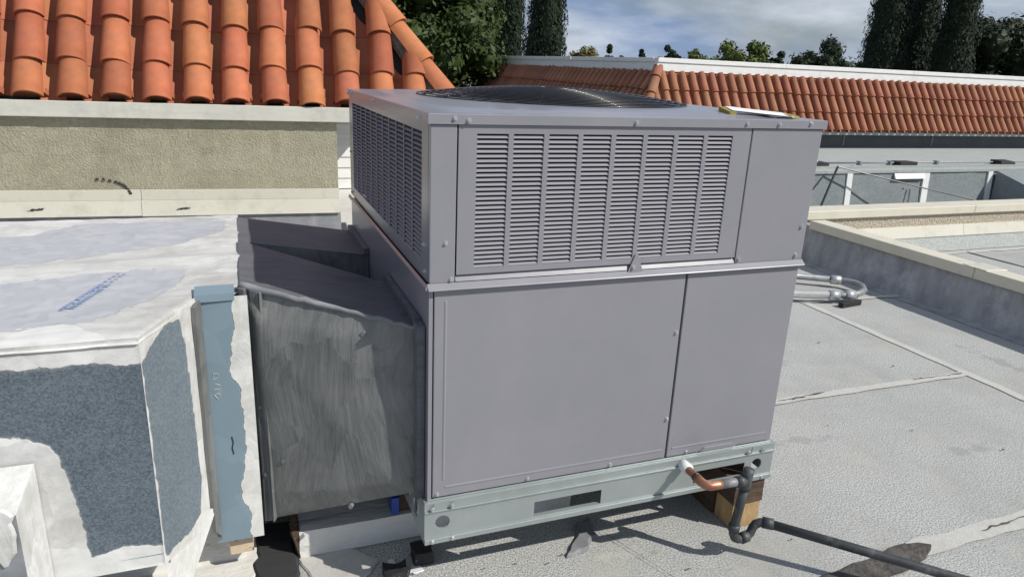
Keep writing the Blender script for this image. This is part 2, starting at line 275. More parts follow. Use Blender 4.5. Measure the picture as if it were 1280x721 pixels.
# ------------------------------------------------------------------ helpers
class MB:
    def __init__(s): s.v = []; s.f = []
    def box(s, a, b):
        i = len(s.v); (x0, y0, z0), (x1, y1, z1) = a, b
        s.v += [(x0, y0, z0), (x1, y0, z0), (x1, y1, z0), (x0, y1, z0), (x0, y0, z1), (x1, y0, z1), (x1, y1, z1), (x0, y1, z1)]
        s.f += [tuple(i+k for k in q) for q in ((3, 2, 1, 0), (4, 5, 6, 7), (0, 1, 5, 4), (1, 2, 6, 5), (2, 3, 7, 6), (3, 0, 4, 7))]; return s
    def hexa(s, pts):
        i = len(s.v); s.v += [tuple(p) for p in pts]
        s.f += [tuple(i+k for k in q) for q in ((3, 2, 1, 0), (4, 5, 6, 7), (0, 1, 5, 4), (1, 2, 6, 5), (2, 3, 7, 6), (3, 0, 4, 7))]; return s
    def quad(s, *p):
        i = len(s.v); s.v += [tuple(q) for q in p]; s.f.append(tuple(range(i, i+len(p)))); return s
    def tube(s, pts, r, n=8, caps=True, closed=False):
        pts = [Vector(p) for p in pts]; rs = r if isinstance(r, (list, tuple)) else [r]*len(pts)
        i0 = len(s.v); N = len(pts); prev = None
        for k, p in enumerate(pts):
            if closed: d = pts[(k+1) % N]-pts[k-1]
            else: d = (pts[min(k+1, N-1)]-pts[max(k-1, 0)])
            d.normalize()
            if prev is None:
                ref = Vector((0, 0, 1)) if abs(d.z) < .9 else Vector((1, 0, 0)); u = d.cross(ref).normalized()
            else: u = (prev-d*prev.dot(d)).normalized()
            prev = u; v = d.cross(u)
            for j in range(n):
                a = 2*math.pi*j/n; q = p+(u*math.cos(a)+v*math.sin(a))*rs[k]; s.v.append(tuple(q))
        for k in range(N if closed else N-1):
            k2 = (k+1) % N
            for j in range(n):
                s.f.append((i0+k*n+j, i0+k*n+(j+1) % n, i0+k2*n+(j+1) % n, i0+k2*n+j))
        if caps and not closed:
            s.f.append(tuple(i0+j for j in range(n))[::-1]); s.f.append(tuple(i0+(N-1)*n+j for j in range(n)))
        return s
    def prism(s, poly, z0, z1):
        i = len(s.v); n = len(poly)
        s.v += [(x, y, z0) for x, y in poly]+[(x, y, z1) for x, y in poly]
        s.f.append(tuple(range(i+n-1, i-1, -1))); s.f.append(tuple(range(i+n, i+2*n)))
        for k in range(n): s.f.append((i+k, i+(k+1) % n, i+n+(k+1) % n, i+n+k))
        return s
    def mesh(s, name, smooth=False):
        me = bpy.data.meshes.new(name); me.from_pydata(s.v, [], s.f); me.update()
        if smooth: me.polygons.foreach_set('use_smooth', [True]*len(me.polygons))
        return me
    def build(s, name, mt, parent=None, smooth=False, bevel=0, loc=None):
        return obj(name, s.mesh(name, smooth), mt, parent, bevel, loc)
def obj(name, me, mt, parent=None, bevel=0, loc=None, rot=None):
    if mt is not None and not me.materials: me.materials.append(M[mt])
    o = bpy.data.objects.new(name, me); COL.objects.link(o)
    if parent: o.parent = parent
    if loc: o.location = loc
    if rot: o.rotation_euler = rot
    if bevel:
        b = o.modifiers.new('bevel', 'BEVEL'); b.width = bevel; b.segments = 2; b.limit_method = 'ANGLE'; b.angle_limit = R(40)
    return o
def tag(o, label=None, cat=None, group=None, kind=None):
    if label: o['label'] = label
    if cat: o['category'] = cat
    if group: o['group'] = group
    if kind: o['kind'] = kind
    return o
def thing(name, label, cat, loc=(0, 0, 0), rotz=0, group=None):
    o = bpy.data.objects.new(name, None); COL.objects.link(o); o.location = loc; o.rotation_euler = (0, 0, rotz); o.empty_display_size = .1
    return tag(o, label, cat, group)
def wob(pts, amp, step, seed=0, closed=True):
    """subdivide a 2D outline and roughen it"""
    out = []; n = len(pts)
    for i in range(n if closed else n-1):
        a = Vector(pts[i]); b = Vector(pts[(i+1) % n]); d = b-a; k = max(1, int(d.length/step)); nr = Vector((-d.y, d.x)).normalized() if d.length else Vector((0, 0))
        for j in range(k):
            p = a+d*j/k
            out.append(p+nr*amp*(noise.noise(Vector((p.x/(step*2.6), p.y/(step*2.6), seed)))*1.3+noise.noise(Vector((p.x/step*1.3, p.y/step*1.3, seed+5)))*.7))
    if not closed: out.append(Vector(pts[-1]))
    return out
def slab(name, pts, o, u, v, th, mt, parent=None, amp=.01, step=.02, seed=0, edge=.35):
    """irregular thin coat of stuff lying on the plane o + u*a + v*b, th thick"""
    o, u, v = Vector(o), Vector(u).normalized(), Vector(v).normalized(); nn = u.cross(v).normalized()
    q = wob(pts, amp, step, seed); c = sum(q, Vector((0, 0)))/len(q); me = MB(); N = len(q)
    base = [o+u*p.x+v*p.y for p in q]; top = []
    for p in q:
        d = (p-c); l = d.length or 1; p2 = p-d/l*min(th*1.2, l*.3); top.append(o+u*p2.x+v*p2.y+nn*th*(1+.3*noise.noise(Vector((p.x*30, p.y*30, seed)))))
    me.v = [tuple(x) for x in base+top]
    me.f = [tuple(range(N, 2*N))]+[(k, (k+1) % N, N+(k+1) % N, N+k) for k in range(N)]
    msh = me.mesh(name); bm = bmesh.new(); bm.from_mesh(msh); bmesh.ops.triangulate(bm, faces=[f for f in bm.faces if len(f.verts) > 4])
    bm.to_mesh(msh); bm.free()
    return obj(name, msh, mt, parent)
def lump(b, amp, sc, seed=0):
    b.v = [tuple(Vector(p)+Vector(noise.noise_vector(Vector(p)*sc+Vector((seed, 0, 0))))*amp) for p in b.v]; return b
def gridquad(b, p00, p10, p11, p01, nu, nv, amp=0, sc=6, seed=0):
    p00, p10, p11, p01 = map(Vector, (p00, p10, p11, p01)); i = len(b.v)
    nrm = (p10-p00).cross(p01-p00).normalized()
    for j in range(nv+1):
        for k in range(nu+1):
            s, t = k/nu, j/nv; p = (p00*(1-s)+p10*s)*(1-t)+(p01*(1-s)+p11*s)*t
            if amp and 0 < k < nu and 0 < j < nv: p = p+nrm*amp*noise.noise(p*sc+Vector((seed, 0, 0)))
            b.v.append(tuple(p))
    for j in range(nv):
        for k in range(nu):
            a = i+j*(nu+1)+k; b.f.append((a, a+1, a+nu+2, a+nu+1))
    return b

def sdist(pt, poly):
    d = 1e9; inside = False; n = len(poly); x, y = pt
    for i in range(n):
        ax, ay = poly[i]; bx, by = poly[(i+1) % n]; ex, ey = bx-ax, by-ay
        t = max(0, min(1, ((x-ax)*ex+(y-ay)*ey)/(ex*ex+ey*ey+1e-12))); d = min(d, math.hypot(x-ax-t*ex, y-ay-t*ey))
        if (ay > y) != (by > y) and x < (bx-ax)*(y-ay)/(by-ay)+ax: inside = not inside
    return d if inside else -d
def coated_sheet(name, b, uv, polys, mt, parent, soft=.02, wobble=.012, invert=False, seed=0):
    """b: MB grid; uv: one 2D point per vertex; polys: outlines that carry the coat"""
    me = b.mesh(name, True); at = me.attributes.new('mask', 'FLOAT', 'POINT'); vals = []
    for (x, y) in uv:
        d = max(sdist((x, y), q) for q in polys)+wobble*noise.noise(Vector((x*22, y*22, seed)))+wobble*.8*noise.noise(Vector((x*60, y*60, seed+3)))
        m_ = max(0, min(1, .5+d/(2*soft))); vals.append(1-m_ if invert else m_)
    at.data.foreach_set('value', vals)
    return obj(name, me, mt, parent)
# ------------------------------------------------------------------ setting: roofs, ground
g = MB(); g.quad((-1500, -1500, -5), (1500, -1500, -5), (1500, 1500, -5), (-1500, 1500, -5))
tag(g.build('ground', 'earth'), kind='structure')
roof = MB()
gridquad(roof, (-9, -9, 0), (26, -9, 0), (26, 3.25, 0), (-9, 3.25, 0), 60, 30)
gridquad(roof, (-9, 3.25, 0), (3.4, 3.25, 0), (3.4, 8.5, 0), (-9, 8.5, 0), 20, 10)
roof.quad((26, 3.25, 0), (3.4, 3.25, 0), (3.4, 3.25, -5), (26, 3.25, -5)); roof.quad((3.4, 3.25, 0), (3.4, 8.5, 0), (3.4, 8.5, -5), (3.4, 3.25, -5))
roof = roof.build('flat_roof', 'roof'); tag(roof, kind='structure')
def strip(name, a, b, wd, mt, z, seed, amp=.012, parent=None):
    a, b = Vector(a), Vector(b); d = (b-a); nr = Vector((-d.y, d.x)).normalized()*wd/2; ln_ = d.length; n = max(4, int(ln_/.05)); q = MB()
    for i in range(n+1):
        p = a+d*i/n; e1 = amp*noise.noise(Vector((i*.35, seed, 0))); e2 = amp*noise.noise(Vector((i*.35, seed, 9)))
        for t in (-1, 1): q.v.append((p.x+nr.x*t*(1+(e1 if t < 0 else e2)/wd*2), p.y+nr.y*t*(1+(e1 if t < 0 else e2)/wd*2), z))
    for i in range(n): q.f.append((2*i, 2*i+1, 2*i+3, 2*i+2))
    return q.build(name, mt, parent)
strip('roof_seam', (3.25, 3.1), (3.22, -4), .06, 'cream', .004, 1, .012, roof)
strip('roof_seam', (1.30, .775), (3.24, .765), .05, 'cream', .006, 2, .012, roof)
strip('roof_seam', (1.62, -.292), (3.24, -.262), .075, 'cream', .006, 3, .014, roof)
strip('roof_seam', (3.24, 2.02), (4.1, 1.98), .05, 'cream', .006, 4, .02, roof)
for k, (a, b) in enumerate([((1.95, .768), (2.25, .785)), ((2.85, .780), (3.2, .768)), ((2.02, .765), (2.12, .77)), ((1.95, -.29), (2.3, -.27)), ((.64, .12), (.79, -.26))]):
    pts = []
    for i in range(19):
        t = i/18; pts.append((a[0]+(b[0]-a[0])*t, a[1]+(b[1]-a[1])*t+.010*noise.noise(Vector((i*.5, k, 3)))))
    q = MB(); 
    for i, p in enumerate(pts):
        h = (.0045 if k < 4 else .0022)*(.25+abs(noise.noise(Vector((i*.9, k, 8))))*1.6)
        dx = 0 if k < 4 else h; dy = h if k < 4 else 0
        q.v += [(p[0]-dx, p[1]-dy, .010), (p[0]+dx, p[1]+dy, .010)]
    for i in range(len(pts)-1): q.f.append((2*i, 2*i+1, 2*i+3, 2*i+2))
    q.build('crack', 'tar', roof)
# white coated areas
slab('roof_coating', [(-6, 2.0), (.9, 1.9), (2.9, 2.4), (2.9, 8.2), (-6, 8.2)], (0, 0, .002), (1, 0, 0), (0, 1, 0), .004, 'white', roof, .03, .15, 4)
slab('roof_coating', [(-2.6, -.3), (-.75, -.1), (-.50, .22), (-.42, .34), (-.44, 1.5), (-2.6, 1.6)], (0, 0, .003), (1, 0, 0), (0, 1, 0), .006, 'white', roof, .03, .05, 6)
slab('roof_coating', [(-.34, .12), (-.16, .13), (-.10, .20), (-.16, .275), (-.33, .28)], (0, 0, .003), (1, 0, 0), (0, 1, 0), .005, 'cream', roof, .02, .03, 8)
tag(slab('asphalt_patch', [(1.02, -.36), (1.20, -.30), (1.40, -.285), (1.57, -.250), (1.70, -.285), (1.62, -.345), (1.42, -.37), (1.25, -.44), (1.10, -.60), (.95, -.60)], (0, 0, .004), (1, 0, 0), (0, 1, 0), .008, 'tar', None, .012, .03, 11), 'dark brown asphalt patch smeared on the roof under the black drain pipe', 'patch')
tag(slab('tar_smear', [(.50, .02), (.62, .10), (.64, .20), (.58, .20), (.55, .11), (.47, .03)], (0, 0, .003), (1, 0, 0), (0, 1, 0), .010, 'base_grey', None, .014, .02, 12), 'grey lump of old sealant on the roof in front of the metal rail', 'sealant')
tag(slab('black_pad', [(-.47, .16), (-.355, .15), (-.345, .30), (-.33, .48), (-.47, .50)], (0, 0, .004), (1, 0, 0), (0, 1, 0), .012, 'felt', None, .012, .03, 13), 'black pad on the roof below the grey duct transition', 'patch')  # flat black slab lying on the roof below the duct
deb = [(1.55, .35, .010), (2.6, .1, .012), (2.9, .95, .012), (1.9, 1.1, .008), (2.4, -.62, .010), (1.25, -.12, .009), (.82, -.14, .010), (.40, .02, .008), (.30, .05, .007), (1.0, -.1, .014), (2.75, 1.35, .015), (2.35, .35, .009), (.46, .045, .009), (-.02, .10, .010), (.2, .06, .006), (3.0, .2, .01), (2.0, .5, .007)]
for i, (x, y, s) in enumerate(deb):
    s *= .62; b = MB(); b.tube([(x-s, y, .006), (x, y+s*.3, .006+s*.5), (x+s, y-s*.2, .006)], [s*.25, s*.4, s*.15], 6)
    tag(lump(b, s*.3, 60, i).build('debris', 'tar'), 'small dark crumb of debris lying on the grey roof', 'debris', 'crumbs on the roof')

# ------------------------------------------------------------------ low parapets
pa = thing('parapet_wall', 'low parapet with cream metal coping and dark patched membrane face running beside the roof seam', 'parapet', (4.17, 0, 0))
b = MB(); gridquad(b, (-.05, -6, 0), (-.05, 3.2, 0), (.02, 3.2, .29), (.02, -6, .29), 120, 5, .012, 5)
gridquad(b, (-.05, -6, 0), (-.05, 3.2, 0), (-.16, 3.2, .003), (-.16, -6, .003), 120, 2, .006, 7)
b.box((.03, -6, 0), (.125, 3.2, .29)); b.build('wall', 'curbside', pa)
for i, (y0, y1) in enumerate([(-6, -3.4), (-3.397, -.9), (-.897, 1.50), (1.503, 3.03)]):
    MB().box((-.018, y0, .272), (.145, y1, .347)).build('coping', 'coping', pa, bevel=.006)
slab('sealant_patch', [(-.02, 1.42), (.16, 1.40), (.17, 1.58), (-.02, 1.60)], (0, 0, .3475), (1, 0, 0), (0, 1, 0), .004, 'flash', pa, .01, .03, 3)
pb = thing('parapet_wall', 'stucco parapet with cream coping crossing behind the membrane faced parapet', 'parapet', (0, 3.2, 0))
b = MB(); gridquad(b, (3.0, 0, .195), (22, 0, .195), (22, 0, .32), (3.0, 0, .32), 200, 4, .006, 20); b.build('stucco_face', 'stucco2', pb)
MB().box((3.0, .012, 0), (22, .17, .32)).build('wall', 'base_grey', pb)
for i, (x0, x1) in enumerate([(3.0, 6.35), (6.353, 9.8), (9.803, 14), (14.003, 22)]):
    MB().box((x0, -.03, .315), (x1, .20, .392)).build('coping', 'coping', pb, bevel=.006)
for i, (x0, x1) in enumerate([(3.0, 6.25), (6.255, 9.6), (9.605, 22)]):
    MB().hexa([(x0, -.05, .10), (x1, -.05, .10), (x1, .01, .10), (x0, .01, .10), (x0, -.012, .205), (x1, -.012, .205), (x1, .01, .205), (x0, .01, .205)]).build('flashing', 'flash', pb)
b = MB(); gridquad(b, (3.0, -.22, .004), (22, -.22, .004), (22, -.012, .11), (3.0, -.012, .11), 120, 3, .01, 6); b.build('base_flashing', 'roof_far', pb)
strip('roof_seam', (4.4, 2.90), (12, 2.92), .06, 'cream', .004, 8, .03, roof)
strip('roof_seam', (6.0, 2.9), (6.3, -3), .03, 'tar', .005, 9, .012, roof)

# ------------------------------------------------------------------ conduit loop on the roof
ct = thing('metal_conduit', 'silver conduit pipe bent back on itself beside the membrane faced parapet', 'conduit', (3.4, 2.0, 0))
def arc(c, r, a0, a1, z, n=10): return [(c[0]+r*math.cos(a0+(a1-a0)*i/n), c[1]+r*math.sin(a0+(a1-a0)*i/n), z) for i in range(n+1)]
P1 = [(1.6, 2.58), (3.44, 1.96)]; P2 = [(3.76, 2.27), (2.5, 3.10)]
MB().tube([(P1[0][0]-3.4, P1[0][1]-2, .062), (P1[1][0]-3.4, P1[1][1]-2, .062)], .028, 10).build('pipe', 'steel', ct, True)
MB().tube([(P2[0][0]-3.4, P2[0][1]-2, .062), (P2[1][0]-3.4, P2[1][1]-2, .062)], .024, 10).build('pipe', 'steel_d', ct, True)
bend = [(.04, -.04), (.14, -.065), (.25, -.055), (.36, -.005), (.43, .08), (.45, .16), (.42, .225), (.36, .27)]
MB().tube([(x, y, .062) for x, y in bend], .023, 10).build('bend', 'steel_d', ct, True)
for (x, y), (dx, dy) in (((.04, -.04), (.95, -.3)), ((.16, -.066), (1, -.05)), ((.36, .27), (-.84, .55)), ((-.9, .27), (.95, -.3))):
    MB().tube([(x-dx*.035, y-dy*.035, .062), (x+dx*.035, y+dy*.035, .062)], .034, 10).build('coupling', 'steel', ct, True)
b = MB().box((-.10, -.02, 0), (.10, .02, .036)); bl = b.build('pipe_support_block', 'black', bevel=.004, loc=(3.52, 1.88, .002)); bl.rotation_euler = (0, 0, R(8))
tag(bl, 'black rubber support block under the silver conduit bend', 'block')

# ------------------------------------------------------------------ packaged air conditioner
W, D, ZB, ZL, ZT = 1.20, 1.32, .330, 1.371, 1.3956
ac = thing('air_conditioner', 'big grey packaged rooftop air conditioner with louvred upper panels and round fan guard', 'air conditioner', (0, 0, 0))
def part(name, b, mt, parent=None, bevel=0, smooth=False): return b.build(name, mt, parent or ac, smooth, bevel)
part('inner_shell', MB().box((.03, .05, ZB+.004), (W-.03, D-.03, .955)), 'paint_in')
part('coil', MB().box((.06, .06, .97), (W-.06, .09, 1.36)).box((.05, .09, .97), (.08, D-.05, 1.36)).box((W-.08, .09, .97), (W-.05, D-.05, 1.36)).box((.08, D-.08, .97), (W-.08, D-.05, 1.36)), 'coil')
# screws share one mesh
sm = MB(); n = 12
sm.v += [(.0075*math.cos(2*math.pi*k/n), 0, .0075*math.sin(2*math.pi*k/n)) for k in range(n)]+[(.0072*math.cos(2*math.pi*k/n), -.0018, .0072*math.sin(2*math.pi*k/n)) for k in range(n)]
sm.f += [(k, (k+1) % n, n+(k+1) % n, n+k) for k in range(n)]+[tuple(range(n, 2*n))]
i0 = len(sm.v); sm.v += [(.0048*math.cos(math.pi*k/3), -.0016, .0048*math.sin(math.pi*k/3)) for k in range(6)]+[(.0046*math.cos(math.pi*k/3), -.0068, .0046*math.sin(math.pi*k/3)) for k in range(6)]
sm.f += [(i0+k, i0+(k+1) % 6, i0+6+(k+1) % 6, i0+6+k) for k in range(6)]+[tuple(range(i0+6, i0+12))]
SCREW = sm.mesh('screw')
def screw(x, z, parent, y=0, side=False, X=0):
    o = obj('screw', SCREW, 'screw', parent, loc=(x, y, z) if not side else (X, y, z)); s_ = random.uniform(.86, .98); o.scale = (s_, s_, s_)
    o.rotation_euler = (0, random.uniform(0, 1) if not side else 0, 0 if not side else R(-90))
    return o
# lower access panels (front)
def panel(name, x0, x1, z0, z1, y=0, th=.018, parent=None): return part(name, MB().box((x0, y, z0), (x1, y+th, z1)), 'paint', parent, bevel=.0025)
p1 = panel('access_panel', .0135, .7765, .337, .9505, -.002)
p2 = panel('access_panel', .7835, 1.194, .337, .9505, -.002)
def bead(x0, z0, x1, z1, parent, y=-.002, wd=.0045, h=.0016):
    b = MB()
    if abs(x1-x0) > abs(z1-z0): b.hexa([(x0, y, z0-wd), (x1, y, z1-wd), (x1, y-h, z1-.001), (x0, y-h, z0-.001), (x0, y, z0+wd), (x1, y, z1+wd), (x1, y-h, z1+.001), (x0, y-h, z0+.001)])
    else: b.hexa([(x0-wd, y, z0), (x0+wd, y, z0), (x0+.001, y-h, z0+.006), (x0-.001, y-h, z0+.006), (x1-wd, y, z1), (x1+wd, y, z1), (x1+.001, y-h, z1-.006), (x1-.001, y-h, z1-.006)])
    return part('bead', b, 'paint', parent)
bead(.044, .388, .044, .924, p1); bead(.050, .366, .765, .366, p1); bead(.80, .366, 1.17, .366, p2)
for x, z in ((.765, .766), (.768, .476), (.579, .345), (.303, .347), (.027, .347)): screw(x, z, p1, -.002)
screw(.857, .345, p2, -.002)
part('drain_cover', MB().hexa([(.91, -.007, .338), (1.05, -.007, .338), (1.05, -.001, .338), (.91, -.001, .338), (.925, -.007, .351), (1.035, -.007, .351), (1.035, -.001, .351), (.925, -.001, .351)]), 'paint', p2, bevel=.001)
part('corner_post', MB().box((.0, .001, ZB+.003), (.0105, .03, .951)), 'paint')
# ledge between the two halves
part('ledge', MB().hexa([(-.006, -.017, .9535), (W+.003, -.017, .9535), (W+.003, .03, .9535), (-.006, .03, .9535), (-.006, -.017, .9565), (W+.003, -.017, .9565), (W+.003, -.0005, .9710), (-.006, -.0005, .9710)])
     .hexa([(-.012, -.010, .9540), (-.0065, -.010, .9540), (-.0065, D, .9540), (-.012, D, .9540), (-.012, -.010, .9620), (-.0065, -.010, .9700), (-.0065, D, .9700), (-.012, D, .9620)]), 'paint', bevel=.0015)
# upper front: plain corner strip, louvred panel, plain right panel
up1 = panel('corner_panel', .0, .0675, .9700, 1.3705, -.001)
up2 = panel('blank_panel', .9455, 1.1985, .9700, 1.3705, -.001)
part('sill', MB().hexa([(.070, -.0005, .9725), (.943, -.0005, .9725), (.943, .04, .9725), (.070, .04, .9725), (.070, .0075, .9868), (.943, .0075, .9868), (.943, .04, .9868), (.070, .04, .9868)]), 'paint')
LX0, LX1, LZ0, LZ1 = .0715, .9415, .9900, 1.3700
cols = [(.1185+.0968*k, .1185+.0968*k+.0830) for k in range(8)]; ZR0, ZR1, NR = 1.0055, 1.3485, 29
lp = MB(); xs = [LX0]+[x for c in cols for x in c]+[LX1]
for k in range(0, len(xs), 2): lp.box((xs[k], 0, ZR0), (xs[k+1], .006, ZR1))
lp.box((LX0, 0, LZ0), (LX1, .006, ZR0)).box((LX0, 0, ZR1), (LX1, .006, LZ1))
lpo = part('louver_panel', lp, 'paint')
pt = (ZR1-ZR0)/NR; lw = .0830
# one blade: lower edge flush with the sheet, top leaning in, right and left ends folded back to the sheet
bl = MB()
prof = [(-.0010, .0), (-.0016, .0010), (.0006, pt*.33), (.0036, pt*.62), (.0046, pt*.62-.0006), (.0018, pt*.33-.0010), (.001, -.0002)]
m_ = len(prof)
for k in range(2):
    for (yy, zz) in prof: bl.v.append((k*lw, yy, zz))
for j in range(m_): bl.f.append((j, m_+j, m_+(j+1) % m_, (j+1) % m_))
LOUV = bl.mesh('louver')
for c in cols:
    for r_ in range(NR): obj('louver', LOUV, 'paint_fin', lpo, loc=(c[0], .002, ZR0+r_*pt+.0004))
tab = part('latch_tab', MB().hexa([(.575, -.006, .967), (.625, -.006, .967), (.625, -.003, .967), (.575, -.003, .967), (.597, -.004, 1.018), (.606, -.004, 1.018), (.606, -.001, 1.018), (.597, -.001, 1.018)]), 'paint', bevel=.001)
screw(.592, .981, tab, -.006)
for x, z in ((.042, 1.076), (.058, .980)): screw(x, z, up1, -.001)
for x, z in ((.957, .984), (1.172, .985), (1.178, 1.076)): screw(x, z, up2, -.001)
# left side: lower sheet, upper grille
ls = part('side_panel', MB().box((.0005, .031, ZB+.003), (.012, D, .9535)), 'paint', bevel=.002)
gy0, gy1, gz0, gz1, NC, NRS = .085, 1.235, 1.010, 1.345, 11, 26
sg = MB().box((.0, .019, .970), (.006, gy0, 1.3705)).box((.0, gy1, .970), (.006, D, 1.3705)).box((.0, gy0, .970), (.006, gy1, gz0)).box((.0, gy0, gz1), (.006, gy1, 1.3705))
sgo = part('side_frame', sg, 'paint')
st = MB(); cw = (gy1-gy0)/NC; ph = (gz1-gz0)/NRS
for k in range(1, NC): st.box((-.0008, gy0+k*cw-.0045, gz0), (.0008, gy0+k*cw+.0045, gz1))
for k in range(NC):
    y0 = gy0+k*cw+(.0055 if k else 0); y1 = gy0+(k+1)*cw-(.0055 if k < NC-1 else 0)
    for r_ in range(NRS):
        z = gz0+r_*ph; st.hexa([(-.001, y0, z), (-.001, y1, z), (.002, y1, z), (.002, y0, z), (.005, y0, z+ph*.36), (.005, y1, z+ph*.36), (.0065, y1, z+ph*.36-.001), (.0065, y0, z+ph*.36-.001)])
tag(part('side_louvers', st, 'paint_fin', sgo), kind='stuff')
for y, z in ((.06, 1.06), (.05, .99), (1.29, 1.15), (1.28, .985)): screw(0, z, sgo, y, True, 0)
# right, back
part('side_panel', MB().box((W-.012, .031, ZB+.003), (W-.0005, D, .9535)), 'paint')
part('side_frame', MB().box((W-.006, .019, .970), (W, D, 1.3705)), 'paint')
part('back_panel', MB().box((.013, D-.012, ZB+.003), (W-.013, D-.0005, .9535)).box((.007, D-.006, .970), (W-.007, D, 1.3705)), 'paint')
# lid with raised fan ring
lid = MB(); N = 96; cx, cy = W/2, D/2
def rr(hx, hy, rad, a):
    c, s = math.cos(a), math.sin(a); e = 2/rad
    return (cx+hx*math.copysign(abs(c)**e, c), cy+hy*math.copysign(abs(s)**e, s))
ov = .007
rings = []
def rect(a, hx, hy):
    c, s = math.cos(a), math.sin(a); k = 1/max(abs(c)/hx, abs(s)/hy); return (cx+c*k, cy+s*k)
ang = sorted([2*math.pi*k/N for k in range(N)]+[math.atan2(sy*(D/2+ov), sx*(W/2+ov)) % (2*math.pi) for sx in (-1, 1) for sy in (-1, 1)]); NA = len(ang)
rings.append([(*rect(a, W/2+ov-.004, D/2+ov-.004), ZL+.001) for a in ang])
rings.append([(*rect(a, W/2+ov, D/2+ov), ZL) for a in ang])
rings.append([(*rect(a, W/2+ov, D/2+ov), ZT-.002) for a in ang])
rings.append([(*rect(a, W/2+ov-.003, D/2+ov-.003), ZT) for a in ang])
rings.append([(*rr(W/2-.035, D/2-.035, 7, a), ZT+.001) for a in ang])
rings.append([(*rr(W/2-.050, D/2-.050, 6, a), ZT+.006) for a in ang])
rings.append([(*rr(W/2-.062, D/2-.062, 5, a), ZT+.0075) for a in ang])
rings.append([(cx+.474*math.cos(a), cy+.474*math.sin(a), ZT+.012) for a in ang])
rings.append([(cx+.456*math.cos(a), cy+.456*math.sin(a), ZT+.011) for a in ang])
rings.append([(cx+.446*math.cos(a), cy+.446*math.sin(a), ZT-.005) for a in ang])
rings.append([(cx+.444*math.cos(a), cy+.444*math.sin(a), ZT-.16) for a in ang])
for rg in rings: lid.v += rg
for k in range(len(rings)-1):
    for j in range(NA): lid.f.append((k*NA+j, k*NA+(j+1) % NA, (k+1)*NA+(j+1) % NA, (k+1)*NA+j))
lido = part('lid', lid, 'paint', smooth=True)
lido.data.set_sharp_from_angle(angle=R(25))
for x, z in ((.059, 1.385), (.094, 1.381), (.559, 1.382), (.917, 1.383), (1.03, 1.383), (1.145, 1.386)): screw(x, z, lido, -ov)
for y, z in ((.085, 1.378), (.72, 1.383), (1.20, 1.383), (1.27, 1.386)): screw(0, z, lido, y, True, -ov)
gd = MB()
def dome(r): return ZT+.014+.036*(1-(r/.465)**2)
for k in range(19):
    r_ = .06+k*(.465-.06)/18
    gd.tube([(cx+r_*math.cos(2*math.pi*j/72), cy+r_*math.sin(2*math.pi*j/72), dome(r_)) for j in range(72)], .0021, 5, closed=True)
for k in range(8):
    a = math.pi*k/4+.3
    gd.tube([(cx+r_*math.cos(a), cy+r_*math.sin(a), dome(r_)-.003) for r_ in [.05+.415*j/10 for j in range(11)]], .0032, 5)
for k in range(16):
    a = math.pi*k/8+.3
    gd.tube([(cx+r_*math.cos(a), cy+r_*math.sin(a), dome(r_)-.003) for r_ in [.33+.135*j/4 for j in range(5)]], .0026, 5)
part('fan_guard', gd, 'wire', lido, smooth=True)
part('fan_hub', MB().tube([(cx, cy, ZT-.14), (cx, cy, ZT-.03)], .07, 20).tube([(cx, cy, ZT-.34), (cx, cy, ZT-.15)], .085, 20), 'paint_in', lido)
for k in range(4):
    a0 = k*math.pi/2+.4; b = MB(); nb = 8
    for i in range(nb+1):
        r_ = .07+.35*i/nb; wd = .35+.25*i/nb
        for s_ in (-1, 0, 1):
            a = a0+s_*wd*.6; b.v.append((cx+r_*math.cos(a), cy+r_*math.sin(a), ZT-.085+s_*.035+(.008 if s_ == 0 else 0)))
    for i in range(nb):
        for j in range(2): b.f.append((3*i+j, 3*i+j+1, 3*i+4+j, 3*i+3+j))
    part('fan_blade', b, 'coil', lido, smooth=True)
part('fan_shroud', MB().box((.07, .10, .98), (W-.07, D-.07, .99)), 'paint_in', lido)
